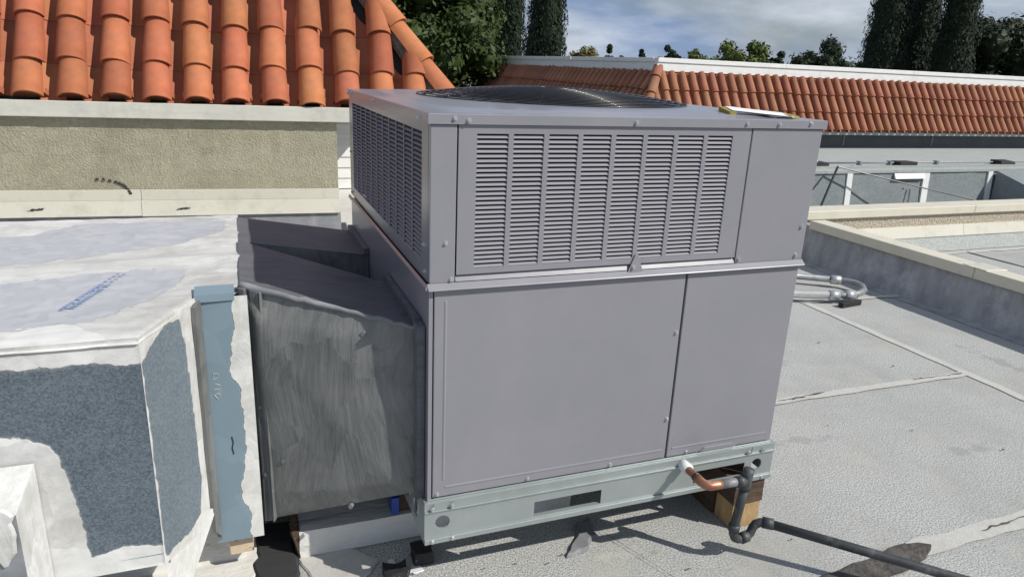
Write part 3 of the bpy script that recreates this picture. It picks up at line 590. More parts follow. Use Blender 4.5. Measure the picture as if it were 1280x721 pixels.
# base rails with punched holes
def railface(name, L_, holes, slots, z0=.193, z1=.3255):
    """sheet along +x in the xz plane, y=0, with round and slotted holes; returned as bmesh mesh"""
    b = MB(); xs_ = [0]; cells = []
    for (x, z, r_) in holes: cells.append((x-r_*1.25, x+r_*1.25, ('h', x, z, r_)))
    for (x0, x1, a, c) in slots: cells.append((x0, x1, ('s', a, c)))
    cells.sort(); x = 0
    def full(xa, xb): 
        if xb > xa: b.quad((xa, 0, z0), (xb, 0, z0), (xb, 0, z1), (xa, 0, z1))
    for xa, xb, kind in cells:
        full(x, xa)
        if kind[0] == 's':
            b.quad((xa, 0, z0), (xb, 0, z0), (xb, 0, kind[1]), (xa, 0, kind[1])); b.quad((xa, 0, kind[2]), (xb, 0, kind[2]), (xb, 0, z1), (xa, 0, z1))
            b.quad((xa, 0, kind[1]), (xb, 0, kind[1]), (xb, .012, kind[1]+.001), (xa, .012, kind[1]+.001))
            b.quad((xa, 0, kind[2]), (xb, 0, kind[2]), (xb, .012, kind[2]), (xa, .012, kind[2]))
        else:
            _, hx, hz, r_ = kind; n_ = 24; i0 = len(b.v)
            rect_ = []
            for k in range(n_):
                a = 2*math.pi*k/n_; c, s = math.cos(a), math.sin(a); hw = (xb-xa)/2
                kx = hw/abs(c) if abs(c) > 1e-6 else 1e9; kz = ((z1-hz) if s > 0 else (hz-z0))/abs(s) if abs(s) > 1e-6 else 1e9
                q_ = min(kx, kz); rect_.append((hx+c*q_, 0, hz+s*q_)); 
            b.v += rect_+[(hx+r_*math.cos(2*math.pi*k/n_), 0, hz+r_*math.sin(2*math.pi*k/n_)) for k in range(n_)]+[(hx+r_*.96*math.cos(2*math.pi*k/n_), .005, hz+r_*.96*math.sin(2*math.pi*k/n_)) for k in range(n_)]
            for k in range(n_):
                k2 = (k+1) % n_; b.f += [(i0+k, i0+k2, i0+n_+k2, i0+n_+k), (i0+n_+k, i0+n_+k2, i0+2*n_+k2, i0+2*n_+k)]
            for (px_, pz_) in ((xa, z0), (xb, z0), (xb, z1), (xa, z1)):
                # corner fans
                ks = sorted(range(n_), key=lambda k: (rect_[k][0]-px_)**2+(rect_[k][2]-pz_)**2)[:2]
                b.quad((px_, 0, pz_), rect_[ks[0]], rect_[ks[1]])
        x = xb
    full(x, L_); return b
rail = part('base_rail', railface('r', 1.222, [(.053, .258, .0215), (1.156, .254, .0215)], [(.338, .564, .217, .268), (.905, 1.106, .217, .270)]), 'zinc')
rail.location = (-.011, -.010, 0); rail.modifiers.new('sol', 'SOLIDIFY').thickness = .0015
part('rail_lip', MB().box((0, -.006, .193), (1.222, -.0006, .2085)).box((0, -.005, .2955), (1.222, -.0006, .3005)).hexa([(0, -.0006, .322), (1.222, -.0006, .322), (1.222, .03, .322), (0, .03, .322), (0, -.0006, .3265), (1.222, -.0006, .3265), (1.222, .03, .3265), (0, .03, .3265)]), 'zinc', rail, bevel=.001)
for x, z in ((.022, .309), (.080, .311), (.022, .2015), (.082, .2015), (1.113, .309), (1.172, .309), (1.182, .2015)): screw(x, z, rail, -.006)
srail = part('base_rail', railface('s', 1.325, [(.09, .258, .027), (.20, .258, .027), (1.2, .258, .027)], []), 'zinc')
srail.rotation_euler = (0, 0, R(90)); srail.location = (-.0095, -.006, 0); srail.modifiers.new('sol', 'SOLIDIFY').thickness = .0015
srail2 = part('base_rail', railface('s', 1.325, [(.09, .258, .027), (1.2, .258, .027)], []), 'zinc')
srail2.rotation_euler = (0, 0, R(90)); srail2.location = (W+.012, -.006, 0)
brail = part('base_rail', railface('b', 1.222, [], []), 'zinc'); brail.location = (-.011, D+.004, 0)
part('base_pan', MB().box((.0, .0, .3275), (W, D, .3325)), 'zinc')

# papers left on the lid
pp = thing('folded_sheet', 'white folded sheet with yellow edges left on the air conditioner lid', 'paper', (1.02, .10, ZT+.001))
pp.scale = (.72, .72, .8)
b = MB(); gridquad(b, (-.13, -.03, .022), (.13, -.10, .006), (.16, .02, .016), (-.06, .12, .030), 12, 6, .006, 14); gridquad(b, (-.13, -.03, .018), (.13, -.10, .003), (.16, .02, .012), (-.06, .12, .026), 12, 6, .006, 14)
b.build('sheet', 'paper', pp, True)
MB().hexa([(-.150, -.040, .008), (-.120, -.045, .006), (-.055, .12, .010), (-.085, .125, .012), (-.150, -.040, .018), (-.120, -.045, .018), (-.055, .12, .028), (-.085, .125, .028)]).build('yellow_edge', 'yellow', pp)
MB().hexa([(.125, -.085, .002), (.175, -.075, .002), (.20, .02, .004), (.15, .03, .004), (.125, -.085, .010), (.175, -.075, .008), (.20, .02, .012), (.15, .03, .014)]).build('yellow_edge', 'yellow', pp)

# ------------------------------------------------------------------ supports
def block(name, a, b_, mt, label, cat, bev=.004, seed=0, group=None):
    b = MB(); a = Vector(a); b_ = Vector(b_); me = bpy.data.meshes.new(name); bm = bmesh.new(); bmesh.ops.create_cube(bm, size=1)
    for v in bm.verts: v.co = Vector((v.co.x*(b_.x-a.x), v.co.y*(b_.y-a.y), (v.co.z+.5)*(b_.z-a.z)))
    bmesh.ops.subdivide_edges(bm, edges=bm.edges[:], cuts=3, use_grid_fill=True)
    for v in bm.verts:
        if v.co.z > 1e-4: v.co += Vector(noise.noise_vector(v.co*25+Vector((seed, 0, 0))))*bev
    bm.to_mesh(me); bm.free()
    return tag(obj(name, me, mt, loc=((a.x+b_.x)/2, (a.y+b_.y)/2, a.z)), label, cat, group)
block('support_block', (1.085, .0, .002), (1.197, .09, .097), 'wood_y', 'raw yellow timber block on the roof under the dark timber block', 'block', .003, 1)
block('support_block', (1.080, -.005, .0985), (1.200, .52, .186), 'wood_d', 'dark stained timber block right under the metal rail corner', 'block', .003, 2)
tag(MB().box((1.082, -.010, .1875), (1.206, .02, .1925)).build('shim', 'shim'), 'thin blue plastic shim on the dark timber block', 'shim')
block('support_block', (1.078, .10, .002), (1.197, .75, .097), 'wood_d', 'timber with shade darkened into its colour behind the raw yellow timber block', 'block', .003, 3)  # dark wood colour stands in for shade on the timber under the cabinet
sl = block('support_sleeper', (-.335, .282, .004), (.60, .42, .098), 'white', 'white coated timber sleeper with a broken end lying under the grey duct', 'sleeper', .006, 4)
block('support_block', (-.02, .30, .100), (.09, .52, .190), 'wood_d', 'dark timber block on the white coated sleeper', 'block', .003, 5)
tag(MB().box((-.045, .284, .102), (-.022, .34, .162)).build('shim', 'shim'), 'blue plastic shim standing on the white coated sleeper', 'shim')
b = MB()
for k in range(9):
    y = .285+.014*k; b.hexa([(-.340, y, .01+.01*random.random()), (-.330, y, .006), (-.330, y+.012, .006), (-.345, y+.012, .012), (-.352-random.random()*.012, y, .06+.05*random.random()), (-.334, y, .104), (-.334, y+.012, .104), (-.350, y+.012, .085+.03*random.random())])
tag(b.build('splintered_wood', 'wood_d'), 'splintered brown wood end of the white coated sleeper', 'wood')
block('rubber_block', (-.005, .135, .004), (.055, .195, .050), 'black', 'black crumbling rubber block below the rail corner', 'block', .009, 6)
block('rubber_block', (-.105, .075, .004), (-.035, .135, .040), 'black', 'black crumbling rubber block beside a paint chip', 'block', .012, 7)
tag(slab('paint_chip', [(0, 0), (.03, .006), (.026, .026), (.012, .03)], (-.085, .165, .004), (1, 0, 0), (0, 1, 0), .002, 'pvcw', None, .003, .008, 2), 'white paint chip lying in the shade on the roof', 'chip')
tag(slab('paint_chip', [(0, 0), (.05, .01), (.04, .05), (.012, .04)], (-.03, .10, .004), (1, 0, 0), (0, 1, 0), .002, 'pvcw', None, .003, .008, 5), 'white paint chip lying beside the black rubber blocks', 'chip')

# ------------------------------------------------------------------ condensate drain
dr = thing('drain_pipe', 'condensate drain with copper elbow, black trap and long black pipe', 'pipe', (.843, -.012, .303))
o_ = Vector((.843, -.012, .303))
def dpart(name, pts, r, mt, n=14): return MB().tube([Vector(p)-o_ for p in pts], r, n).build(name, mt, dr, True)
dpart('adapter', [(.843, -.004, .306), (.843, -.045, .306)], .0185, 'pvcw')
dpart('copper_stub', [(.843, -.04, .306), (.843, -.085, .305), (.843, -.105, .305)], .0125, 'copper')
dpart('copper_elbow', [(.843, -.090, .305), (.843, -.115, .304), (.848, -.132, .303), (.860, -.140, .302), (.885, -.140, .302), (.898, -.140, .3015)], .0145, 'copper')
dpart('copper_ring', [(.843, -.083, .305), (.843, -.090, .305)], .0152, 'wire')
dpart('cross_pipe', [(.896, -.140, .3015), (.985, -.140, .298)], .0142, 'pvcg')
dpart('coupling', [(.955, -.140, .299), (.988, -.140, .298)], .0175, 'abs')
dpart('vent_stub', [(1.000, -.140, .338), (.997, -.140, .315), (.994, -.140, .285), (.991, -.140, .268)], [.0165, .0165, .0185, .0185], 'abs')
dpart('trap', [(.992, -.140, .275), (.984, -.140, .200), (.975, -.140, .130), (.976, -.140, .105), (.984, -.140, .088), (.998, -.140, .080), (1.015, -.140, .078), (1.033, -.140, .082), (1.046, -.140, .095), (1.052, -.140, .112), (1.058, -.142, .124), (1.072, -.148, .132), (1.09, -.160, .134)], .0145, 'abs')
dpart('trap_collar', [(.976, -.140, .140), (.9745, -.140, .118)], .0185, 'abs')
dpart('trap_collar', [(1.010, -.140, .0785), (1.035, -.140, .083)], .0185, 'abs')
dpart('collar', [(1.078, -.151, .1335), (1.105, -.170, .132)], .0185, 'abs')
dpart('drain_run', [(1.085, -.156, .1335), (1.30, -.345, .117), (1.50, -.522, .102), (2.6, -1.49, .03)], .0150, 'abs')

# ------------------------------------------------------------------ ducts to the left
def duct(name, label, y0, y1, z0, z1, Y0, Y1, Z0, Z1):
    d = thing(name, label, 'duct', (0, 0, 0)); XL, XR = -.455, -.002
    b = MB(); ng = 44; gridquad(b, (XL, Y0, Z0), (XR, y0, z0), (XR, y0, z1), (XL, Y0, Z1), ng, ng, .006, 7, 1)
    for k_ in range(len(b.v)):                 # diagonal cross-break from the top plenum corner to the bottom cabinet corner
        s_, t_ = (k_ % (ng+1))/ng, (k_//(ng+1))/ng; f_ = .030*(1-abs(s_-(1-t_)))*min(1, 9*min(s_, 1-s_, t_, 1-t_)); q_ = b.v[k_]; b.v[k_] = (q_[0]-f_*.45, q_[1]-f_*.89, q_[2])
    b.build('front_sheet', 'mastic', d, True)
    b = MB(); gridquad(b, (XL, Y0, Z1), (XR, y0, z1), (XR, y1, z1), (XL, Y1, Z1), 14, 10, .008, 6, 2); b.build('top_sheet', 'mastict', d, True)
    b = MB(); gridquad(b, (XL, Y1, Z0), (XL, Y1, Z1), (XR, y1, z1), (XR, y1, z0), 8, 8, .006, 6, 3); b.build('back_sheet', 'mastic', d, True)
    b = MB(); gridquad(b, (XL, Y0, Z0), (XL, Y1, Z0), (XR, y1, z0), (XR, y0, z0), 8, 8, .0, 6, 3); b.build('bottom_sheet', 'mastic', d, True)
    return d
d1 = duct('duct_transition', 'dark grey mastic coated duct transition between the white plenum and the cabinet front corner', .07, .49, .318, .823, .300, .825, .155, .908)
d2 = duct('duct_transition', 'dark grey mastic coated duct transition in the shade by the tiled building wall', .905, 1.31, .325, .812, .832, 1.237, .155, .902)
# flange strips where duct 1 meets the cabinet and the plenum
b = MB().box((-.022, .030, .322), (-.0015, .078, .845)).box((-.020, .0785, .826), (-.0015, .52, .850)); lump(b, .003, 30).build('cabinet_flange', 'mastict', d1)
MB().box((-.020, .90, .815), (-.0015, 1.315, .838)).build('cabinet_flange', 'mastict', d2)
fd = Vector((.453, -.23, 0)).normalized(); fn = Vector((fd.y, -fd.x, 0))*1
if fn.y > 0: fn = -fn
def onface(s, z, off=0):  # along duct 1 front face from plenum end
    p = Vector((-.455, .300, 0))+fd*s+fn*off; return (p.x, p.y, z)
for (s0, s1, off, za, zb, nm) in ((.000, .022, .020, .150, .905, 'seam_strip'), (.030, .058, .014, .165, .900, 'seam_strip'), (.060, .066, .020, .168, .898, 'seam_fold')):
    b = MB(); b.hexa([onface(s0, za), onface(s1, za+.006), onface(s1, za+.006, off), onface(s0, za, off), onface(s0, zb), onface(s1, zb-.003), onface(s1, zb-.003, off), onface(s0, zb, off)]); lump(b, .003, 20).build(nm, 'mastic', d1, bevel=.003)
for s, z in ((.30, .25), (.10, .38), (.045, .55), (.045, .33), (.35, .80)):
    p = Vector(onface(s, z, .004)); q = onface(s, z, .016); MB().tube([p, q], .007, 10).build('fastener', 'mastic', d1)
# mastic lip along the top front edge
b = MB(); pts = []
for i in range(25):
    t = i/24; pts.append((-.455+.44*t, .300-.224*t-.004, .905-.083*t+.004+.004*noise.noise(Vector((i*.7, 2, 1)))))
b.tube(pts, [.010-.005*i/24 for i in range(25)], 7); lump(b, .004, 40).build('mastic_bead', 'base_grey', d1, True)

# plenum
pm = thing('duct_plenum', 'big galvanised duct plenum with white coated top and sealed seams', 'plenum', (0, 0, 0))
A = Vector((-.671, -.028)); B_ = Vector((-.566, .240)); XF = -2.3
ud = (B_-A).normalized(); alen = (B_-A).length
XD = -1.25                                    # dense, coated part of the front; plain beyond
MB().quad((XF, -.012, .33), (XD, -.0245, .33), (XD, -.0245, .9), (XF, -.012, .9)).build('front_sheet', 'galv', pm)
fr = MB(); gridquad(fr, (XD, -.0245, .30), (A.x, A.y, .30), (A.x, A.y, .9), (XD, -.0245, .9), 120, 120, .004, 5)
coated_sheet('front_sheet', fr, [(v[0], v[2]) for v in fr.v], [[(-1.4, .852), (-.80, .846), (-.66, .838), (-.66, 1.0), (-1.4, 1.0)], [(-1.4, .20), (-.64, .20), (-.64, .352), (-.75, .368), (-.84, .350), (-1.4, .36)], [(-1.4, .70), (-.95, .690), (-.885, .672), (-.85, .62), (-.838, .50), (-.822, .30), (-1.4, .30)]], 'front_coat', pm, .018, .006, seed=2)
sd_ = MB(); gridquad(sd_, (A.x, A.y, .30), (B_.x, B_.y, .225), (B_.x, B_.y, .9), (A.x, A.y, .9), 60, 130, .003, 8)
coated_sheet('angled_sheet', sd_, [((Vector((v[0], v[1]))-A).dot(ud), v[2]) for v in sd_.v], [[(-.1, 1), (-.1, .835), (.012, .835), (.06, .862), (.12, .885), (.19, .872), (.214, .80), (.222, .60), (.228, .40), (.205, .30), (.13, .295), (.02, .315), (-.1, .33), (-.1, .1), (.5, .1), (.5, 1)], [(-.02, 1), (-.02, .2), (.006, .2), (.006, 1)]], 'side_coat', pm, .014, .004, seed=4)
en = MB(); en.quad((B_.x, B_.y, .15), (-.456, .30, .15), (-.456, .30, .899), (B_.x, B_.y, .899)); en.quad((-.456, .30, .1), (-.456, 1.275, .1), (-.456, 1.275, .899), (-.456, .30, .899)); en.quad((-.456, 1.275, .1), (XF, 1.30, .1), (XF, 1.30, .899), (-.456, 1.275, .899))
en.quad((XF, -.012, .331), (A.x, A.y, .331), (B_.x, B_.y, .245), (-.456, .30, .15), (-.456, 1.275, .1), (XF, 1.30, .1)); en.build('end_sheet', 'galv', pm)
# top, slightly domed and lumpy, rounded front edge
tp = MB(); NX, NY = 46, 100
def topy0(x): return (A.y+.016*min(1, (A.x-x)/1.6)) if x < A.x else (A.y+(B_.y-A.y)*(x-A.x)/(B_.x-A.x) if x < B_.x else B_.y+(.30-B_.y)*(x-B_.x)/(-.452-B_.x))
xs2 = sorted([XF+(-1.35-XF)*k/12 for k in range(12)]+[-1.35+(A.x+1.35)*k/70 for k in range(70)]+[A.x+(B_.x-A.x)*k/12 for k in range(12)]+[B_.x+(-.452-B_.x)*k/12 for k in range(13)])
for x in xs2:
    y0 = topy0(x)-.006
    for j in range(NY+1):
        t = j/NY; y = y0+(1.285-y0)*t**1.15; e = min(1, t*14)
        z = .9-(1-e)**2*.012+.004*noise.noise(Vector((x*7, y*7, 0)))+.0015*noise.noise(Vector((x*26, y*26, 4)))+.008*math.exp(-((y-(.62+.16*(x+.45)*.2))/.05)**2)
        tp.v.append((x, y, z))
nc = NY+1
for i in range(len(xs2)-1):
    for j in range(NY): tp.f.append((i*nc+j, (i+1)*nc+j, (i+1)*nc+j+1, i*nc+j+1))
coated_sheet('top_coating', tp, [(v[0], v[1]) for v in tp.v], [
    [(-2.2, .09), (-1.0, .075), (-.80, .10), (-.68, .22), (-.60, .40), (-.60, .52), (-.72, .55), (-1.06, .46), (-2.2, .42)],
    [(-2.2, .60), (-1.12, .63), (-.85, .74), (-.62, .86), (-.50, 1.02), (-.50, 1.19), (-1.00, 1.20), (-1.12, 1.05), (-2.2, 1.03)]], 'top_coat', pm, .035, .016, invert=True, seed=6)
Zt = .9005
ik = MB(); a0 = Vector((-.865, .205)); a1 = Vector((-.772, .52)); dd = (a1-a0); ll = dd.length; dd.normalize(); nn_ = Vector((dd.y, -dd.x))
for i in range(26):
    t = i/26; s0 = t*ll; wdt = .030 if t < .62 else .02
    if t < .62:
        for (q0, q1) in ((0, .30+.2*random.random()), (.5+.1*random.random(), 1)):
            if random.random() < .88:
                p0 = a0+dd*s0+nn_*wdt*q0; p1_ = a0+dd*(s0+.008)+nn_*wdt*q1
                u_ = dd*.0085; v_ = nn_*wdt*(q1-q0); ik.quad((p0.x, p0.y, Zt+.0048), ((p0+v_).x, (p0+v_).y, Zt+.0048), ((p0+v_+u_).x, (p0+v_+u_).y, Zt+.0048), ((p0+u_).x, (p0+u_).y, Zt+.0048))
    elif i % 2 == 0:
        for q0 in (0, .8):
            p0 = a0+dd*s0+nn_*wdt*q0; u_ = dd*.006; v_ = nn_*.010
            ik.quad((p0.x, p0.y, Zt+.0048), ((p0+v_).x, (p0+v_).y, Zt+.0048), ((p0+v_+u_).x, (p0+v_+u_).y, Zt+.0048), ((p0+u_).x, (p0+u_).y, Zt+.0048))
ik.build('printed_marks', 'ink', pm)
# sealant laps
ud = (B_-A).normalized(); alen = (B_-A).length
# blue joint plate with its shaded return and sealant
MB().box((-.5645, .2475, .139), (-.4725, .2565, .894)).build('plate_core', 'blue', pm)
jp = MB(); gridquad(jp, (-.565, .2465, .138), (-.438, .2465, .138), (-.438, .2465, .895), (-.565, .2465, .895), 44, 200, .0, 5)
coated_sheet('joint_plate', jp, [(v[0], v[2]) for v in jp.v], [[(-.470, 1), (-.478, .80), (-.490, .72), (-.498, .69), (-.494, .66), (-.474, .63), (-.470, .45), (-.476, .38), (-.492, .33), (-.490, .28), (-.474, .24), (-.468, .1), (-.40, .1), (-.40, 1)], [(-.58, .86), (-.5600, .86), (-.5585, .72), (-.58, .70)], [(-.58, .22), (-.560, .21), (-.552, .19), (-.58, .16)]], 'plate_coat', pm, .008, .005, seed=9)
MB().hexa([(-.568, .238, .885), (-.470, .242, .885), (-.470, .30, .900), (-.568, .30, .900), (-.568, .238, .905), (-.470, .242, .905), (-.470, .30, .912), (-.568, .30, .912)]).build('plate_cap', 'blue', pm)
on_ = Vector((ud.y, -ud.x))
def ra(t, z, off): q = A+ud*t+on_*off; return (q.x, q.y, z)
MB().hexa([ra(alen-.030, .205, .001), ra(alen+.006, .165, .001), ra(alen+.006, .165, .012), ra(alen-.030, .205, .012), ra(alen-.030, .882, .001), ra(alen+.006, .892, .001), ra(alen+.006, .892, .012), ra(alen-.030, .882, .012)]).build('plate_return', 'mastic', pm)  # shaded side of the blue plate, shade put into its grey colour
sc = MB()
for (z, pts) in ((.66, [(0, 0), (.012, .005), (.014, .016), (.002, .018), (0, .006)]), (.63, [(0, 0), (.014, 0), (.016, .012), (.004, .016)]), (.60, [(0, .014), (.008, 0), (.016, .012), (.008, .018), (0, .012)])):
    sc.tube([(-.540+x, .2452, z+y) for x, y in pts], .0009, 4)
sc.build('scratched_marks', 'whitev', pm)
cr_ = MB().tube([(-.505, .2452, .48), (-.502, .2450, .462), (-.506, .2450, .445), (-.503, .2452, .425)], .0016, 5); cr_.build('scratch', 'felt', pm)
# peeled flap of coated membrane at the foot
fl = MB(); gridquad(fl, (-.70, -.055, .16), (-.655, .03, .10), (-.560, .222, .275), (-.640, .10, .345), 8, 10, .010, 9, 3)
gridquad(fl, (-.70, -.047, .156), (-.655, .038, .096), (-.560, .230, .271), (-.640, .108, .341), 8, 10, .010, 9, 3)
tag(fl.build('membrane_flap', 'whitev', None, True), 'peeled flap of white coated membrane at the foot of the galvanised plenum', 'membrane')
# white curb, timber plate under the joint
cb = MB(); gridquad(cb, (-2.3, .33, .0), (-.50, .33, .0), (-.50, .37, .165), (-2.3, .37, .165), 30, 4, .012, 8); gridquad(cb, (-.50, .33, 0), (-.47, 1.25, 0), (-.47, 1.25, .15), (-.50, .37, .165), 8, 4, .01, 8)
gridquad(cb, (-2.3, .37, .165), (-.50, .37, .165), (-.47, 1.25, .15), (-2.3, 1.25, .15), 10, 6)
tag(cb.build('plenum_curb', 'white', None, True), 'white coated roof curb carrying the galvanised plenum', 'curb')
block('timber_plate', (-.535, .275, .070), (-.470, .326, .120), 'wood_p', 'raw timber piece with stains below the blue grey joint plate', 'timber', .003, 9)
# smaller box duct with white sealant, mostly out of frame
bx = thing('branch_duct', 'small branch duct smothered in white sealant at the front of the galvanised plenum', 'duct', (0, 0, 0))
b = MB(); X1 = -.905
gridquad(b, (-1.9, -.135, .08), (-.924, -.135, .08), (-.924, -.135, .565), (-1.9, -.135, .565), 14, 8, .003, 9); b.build('front_sheet', 'steel_d', bx, True)
b = MB(); gridquad(b, (-.924, -.135, .08), (X1, -.031, .08), (X1, -.031, .625), (-.924, -.135, .565), 6, 24, .006, 14); b.build('side_sheet', 'whitev', bx, True)
b = MB(); gridquad(b, (-1.9, -.135, .565), (-.924, -.135, .565), (X1, -.031, .625), (-1.9, -.031, .625), 40, 6, .006, 14); b.build('top_sheet', 'whitev', bx, True)
slab('sealant', [(-.9, .02), (-.02, .02), (.0, 0), (-.006, -.09), (-.03, -.12), (-.05, -.03), (-.9, -.04)], (-.926, -.1375, .565), (1, 0, 0), (0, 0, 1), .005, 'whitev', bx, .008, .013, 42)

# ------------------------------------------------------------------ tiles
def tile_mesh(name, r0, r1, ln_, th, arc_, n=10):
    """barrel tile running along +y (down end at y=0), convex side up (+z), r0 at the low end"""
    b = MB(); ns = 2
    for off in (0, th):
        for k in range(ns+1):
            t = k/ns; r_ = r0+(r1-r0)*t-off
            for j in range(n+1):
                a = math.pi/2-arc_/2+arc_*j/n; b.v.append((r_*math.cos(a), ln_*t, r_*math.sin(a)))
    m1 = n+1; half = (ns+1)*m1
    for k in range(ns):
        for j in range(n):
            a = k*m1+j; b.f.append((a, a+m1, a+m1+1, a+1)[::-1]); b.f.append(tuple(half+q for q in (a, a+m1, a+m1+1, a+1)))
    for j in range(n): b.f.append((j, j+1, half+j+1, half+j)); q = ns*m1+j; b.f.append((q, half+q, half+q+1, q+1))
    for k in range(ns):
        for j in (0, n):
            a = k*m1+j; b.f.append((a, a+m1, half+a+m1, half+a))
    return b.mesh(name, True)
def sharp(me):
    me.set_sharp_from_angle(angle=R(40)); return me
COVER = sharp(tile_mesh('barrel_tile', .096, .080, .42, .013, R(172)))
PAN = sharp(tile_mesh('pan_tile', .11, .13, .42, .012, R(96)))
for me, k in ((COVER, 'tile'), (PAN, 'pan')): me.materials.append(M[k])

mb = thing('tiled_building', 'stucco walled building with steep red barrel tile roof beside the white coated plenum', 'building', (-.93, 4.0, 0), R(-4))
SL = R(63); EZ, EY = 1.170, .050; HK = .70
b = MB(); gridquad(b, (-5, 0, .54), (1.21, 0, .54), (1.21, 0, 1.06), (-5, 0, 1.06), 90, 10, .006, 12); b.quad((1.21, 0, .0), (1.21, .5, 0), (1.21, .5, 1.06), (1.21, 0, 1.06)); b.quad((-5, .02, 0), (1.21, .02, 0), (1.21, .02, .56), (-5, .02, .56)); b.build('wall', 'stucco', mb)
for i, (x0, x1) in enumerate([(-5, -.18), (-.177, 1.215)]):
    MB().box((x0, -.010, .470), (x1, .0, .548)).build('upper_flashing', 'flash', mb, bevel=.003)
    MB().hexa([(x0, -.050, .362), (x1, -.050, .366), (x1, -.002, .366), (x0, -.002, .362), (x0, -.030, .470), (x1, -.030, .470), (x1, -.002, .470), (x0, -.002, .470)]).build('lower_flashing', 'flash', mb)
b = MB(); gridquad(b, (-5, -.12, .0), (1.22, -.12, .0), (1.22, -.02, .37), (-5, -.02, .37), 40, 5, .015, 5); b.build('base_flashing', 'base_grey', mb)
for k, (x, z, s) in enumerate([(-.9, .41, .10), (.05, .405, .09), (-1.9, .42, .12)]):
    slab('paint_loss', [(0, 0), (s, .006), (s*1.1, .018), (s*.4, .014)], (x, -.0445, z), (1, 0, 0), (0, 0, 1), .0015, 'felt', mb, .005, .01, k)
tr = MB(); tx = [(-.43+.055*math.sin(.1+i*.17)*(i/13)**.3*1.1+i*.012-.02, .625-.10*(i/13)**2.0) for i in range(14)]
for i, (x, z) in enumerate(tx):
    if i % 2 == 0 or i > 6: slab('splash_mark', [(-.008, -.006), (.012, -.010), (.014, .006), (-.006, .008)], (x, -.0072 if z > .55 else -.0115, z), (1, 0, 0), (0, 0, 1), .0015, 'felt', mb, .004, .006, i)
for i in range(2): pass
MB().box((-5, -.052, 1.052), (2.26, -.004, 1.158)).build('fascia', 'fascia', mb, bevel=.004)
MB().box((1.22, -.003, 1.062), (2.26, .5, 1.075)).build('soffit', 'fascia', mb)
cs, sn = math.cos(SL), math.sin(SL)
RH = 1.75
rd = MB(); hipx = 2.06
rd.quad((-5, EY+.02, EZ-.045), (hipx, EY+.02, EZ-.045), (hipx-RH*HK, EY+.02+RH/math.tan(SL), EZ-.045+RH), (-5, EY+.02+RH/math.tan(SL), EZ-.045+RH))
rd.quad((hipx, EY+.02, EZ-.045), (hipx, EY+6, EZ-.045), (hipx-RH*HK, EY+6, EZ-.045+RH), (hipx-RH*HK, EY+.02+RH/math.tan(SL), EZ-.045+RH))
rd.quad((-5, EY+.02+RH/math.tan(SL), EZ-.045+RH), (hipx-RH*HK, EY+.02+RH/math.tan(SL), EZ-.045+RH), (hipx-RH*HK, EY+6, EZ-.045+RH), (-5, EY+6, EZ-.045+RH))
rdo = rd.build('roof_deck', 'felt', mb)
def cut(me, o, hipgap, hx, ey):
    """cut a tile mesh (already in roof frame) along the vertical hip plane"""
    bm = bmesh.new(); bm.from_mesh(me); bm.transform(o)
    bmesh.ops.bisect_plane(bm, geom=bm.verts[:]+bm.edges[:]+bm.faces[:], plane_co=(hx-hipgap, ey, 0), plane_no=(1/HK, math.tan(SL), 0), clear_outer=True)
    if not bm.faces: bm.free(); return None
    m2 = bpy.data.meshes.new(me.name); bm.to_mesh(m2); bm.free()
    for q in me.materials: m2.materials.append(q)
    return m2
def slopeM(x, s, lift, tilt=0., jit=0.):
    """roof frame: x along eave, s up the slope, lift off the deck"""
    p = Vector((x, EY+cs*s-sn*lift, EZ+sn*s+cs*lift))
    return Matrix.Translation(p) @ Matrix.Rotation(SL+tilt, 4, 'X') @ Matrix.Rotation(jit, 4, 'Z')
pitch = .262; rows = [-.02, .235, .550, .865, 1.18, 1.495]
rnd = random.Random(3)
for c in range(-13, 11):
    x = -.535+pitch*c
    for ri, s in enumerate(rows):
        if s > RH/sn-.1: continue
        for me, nm, dx, lift in ((COVER, 'barrel_tile', 0, .030), (PAN, 'pan_tile', pitch/2, -.118+.055+.085)):
            jx = rnd.uniform(-.009, .009); js = rnd.uniform(-.022, .022)
            if nm == 'pan_tile':
                Mx = slopeM(x+dx+jx*.4, s+.0+js+.02, .066) @ Matrix.Rotation(R(2.0), 4, 'X') @ Matrix.Scale(-1, 4, (0, 0, 1))
            else: Mx = slopeM(x+jx, s+js, lift+.008, -R(2.6)+rnd.uniform(-.016, .016), rnd.uniform(-.03, .03))
            xr = x+dx+.13
            if xr > hipx-.16-(s+.45)*sn*HK:      # near the hip: cut it
                if x+dx-.1 > hipx-s*sn*HK: continue
                m2 = cut(me, Mx, .13, hipx, EY)
                if m2: obj(nm, m2, None, rdo)
            else:
                o = obj(nm, me, None, rdo); o.matrix_local = Mx
for c in range(-13, 10):
    q = MB().tube([slopeM(-.535+pitch*c, .02, -.01).translation, slopeM(-.535+pitch*c, .06, -.01).translation], .105, 14); q.build('eave_closure', 'pan', rdo)
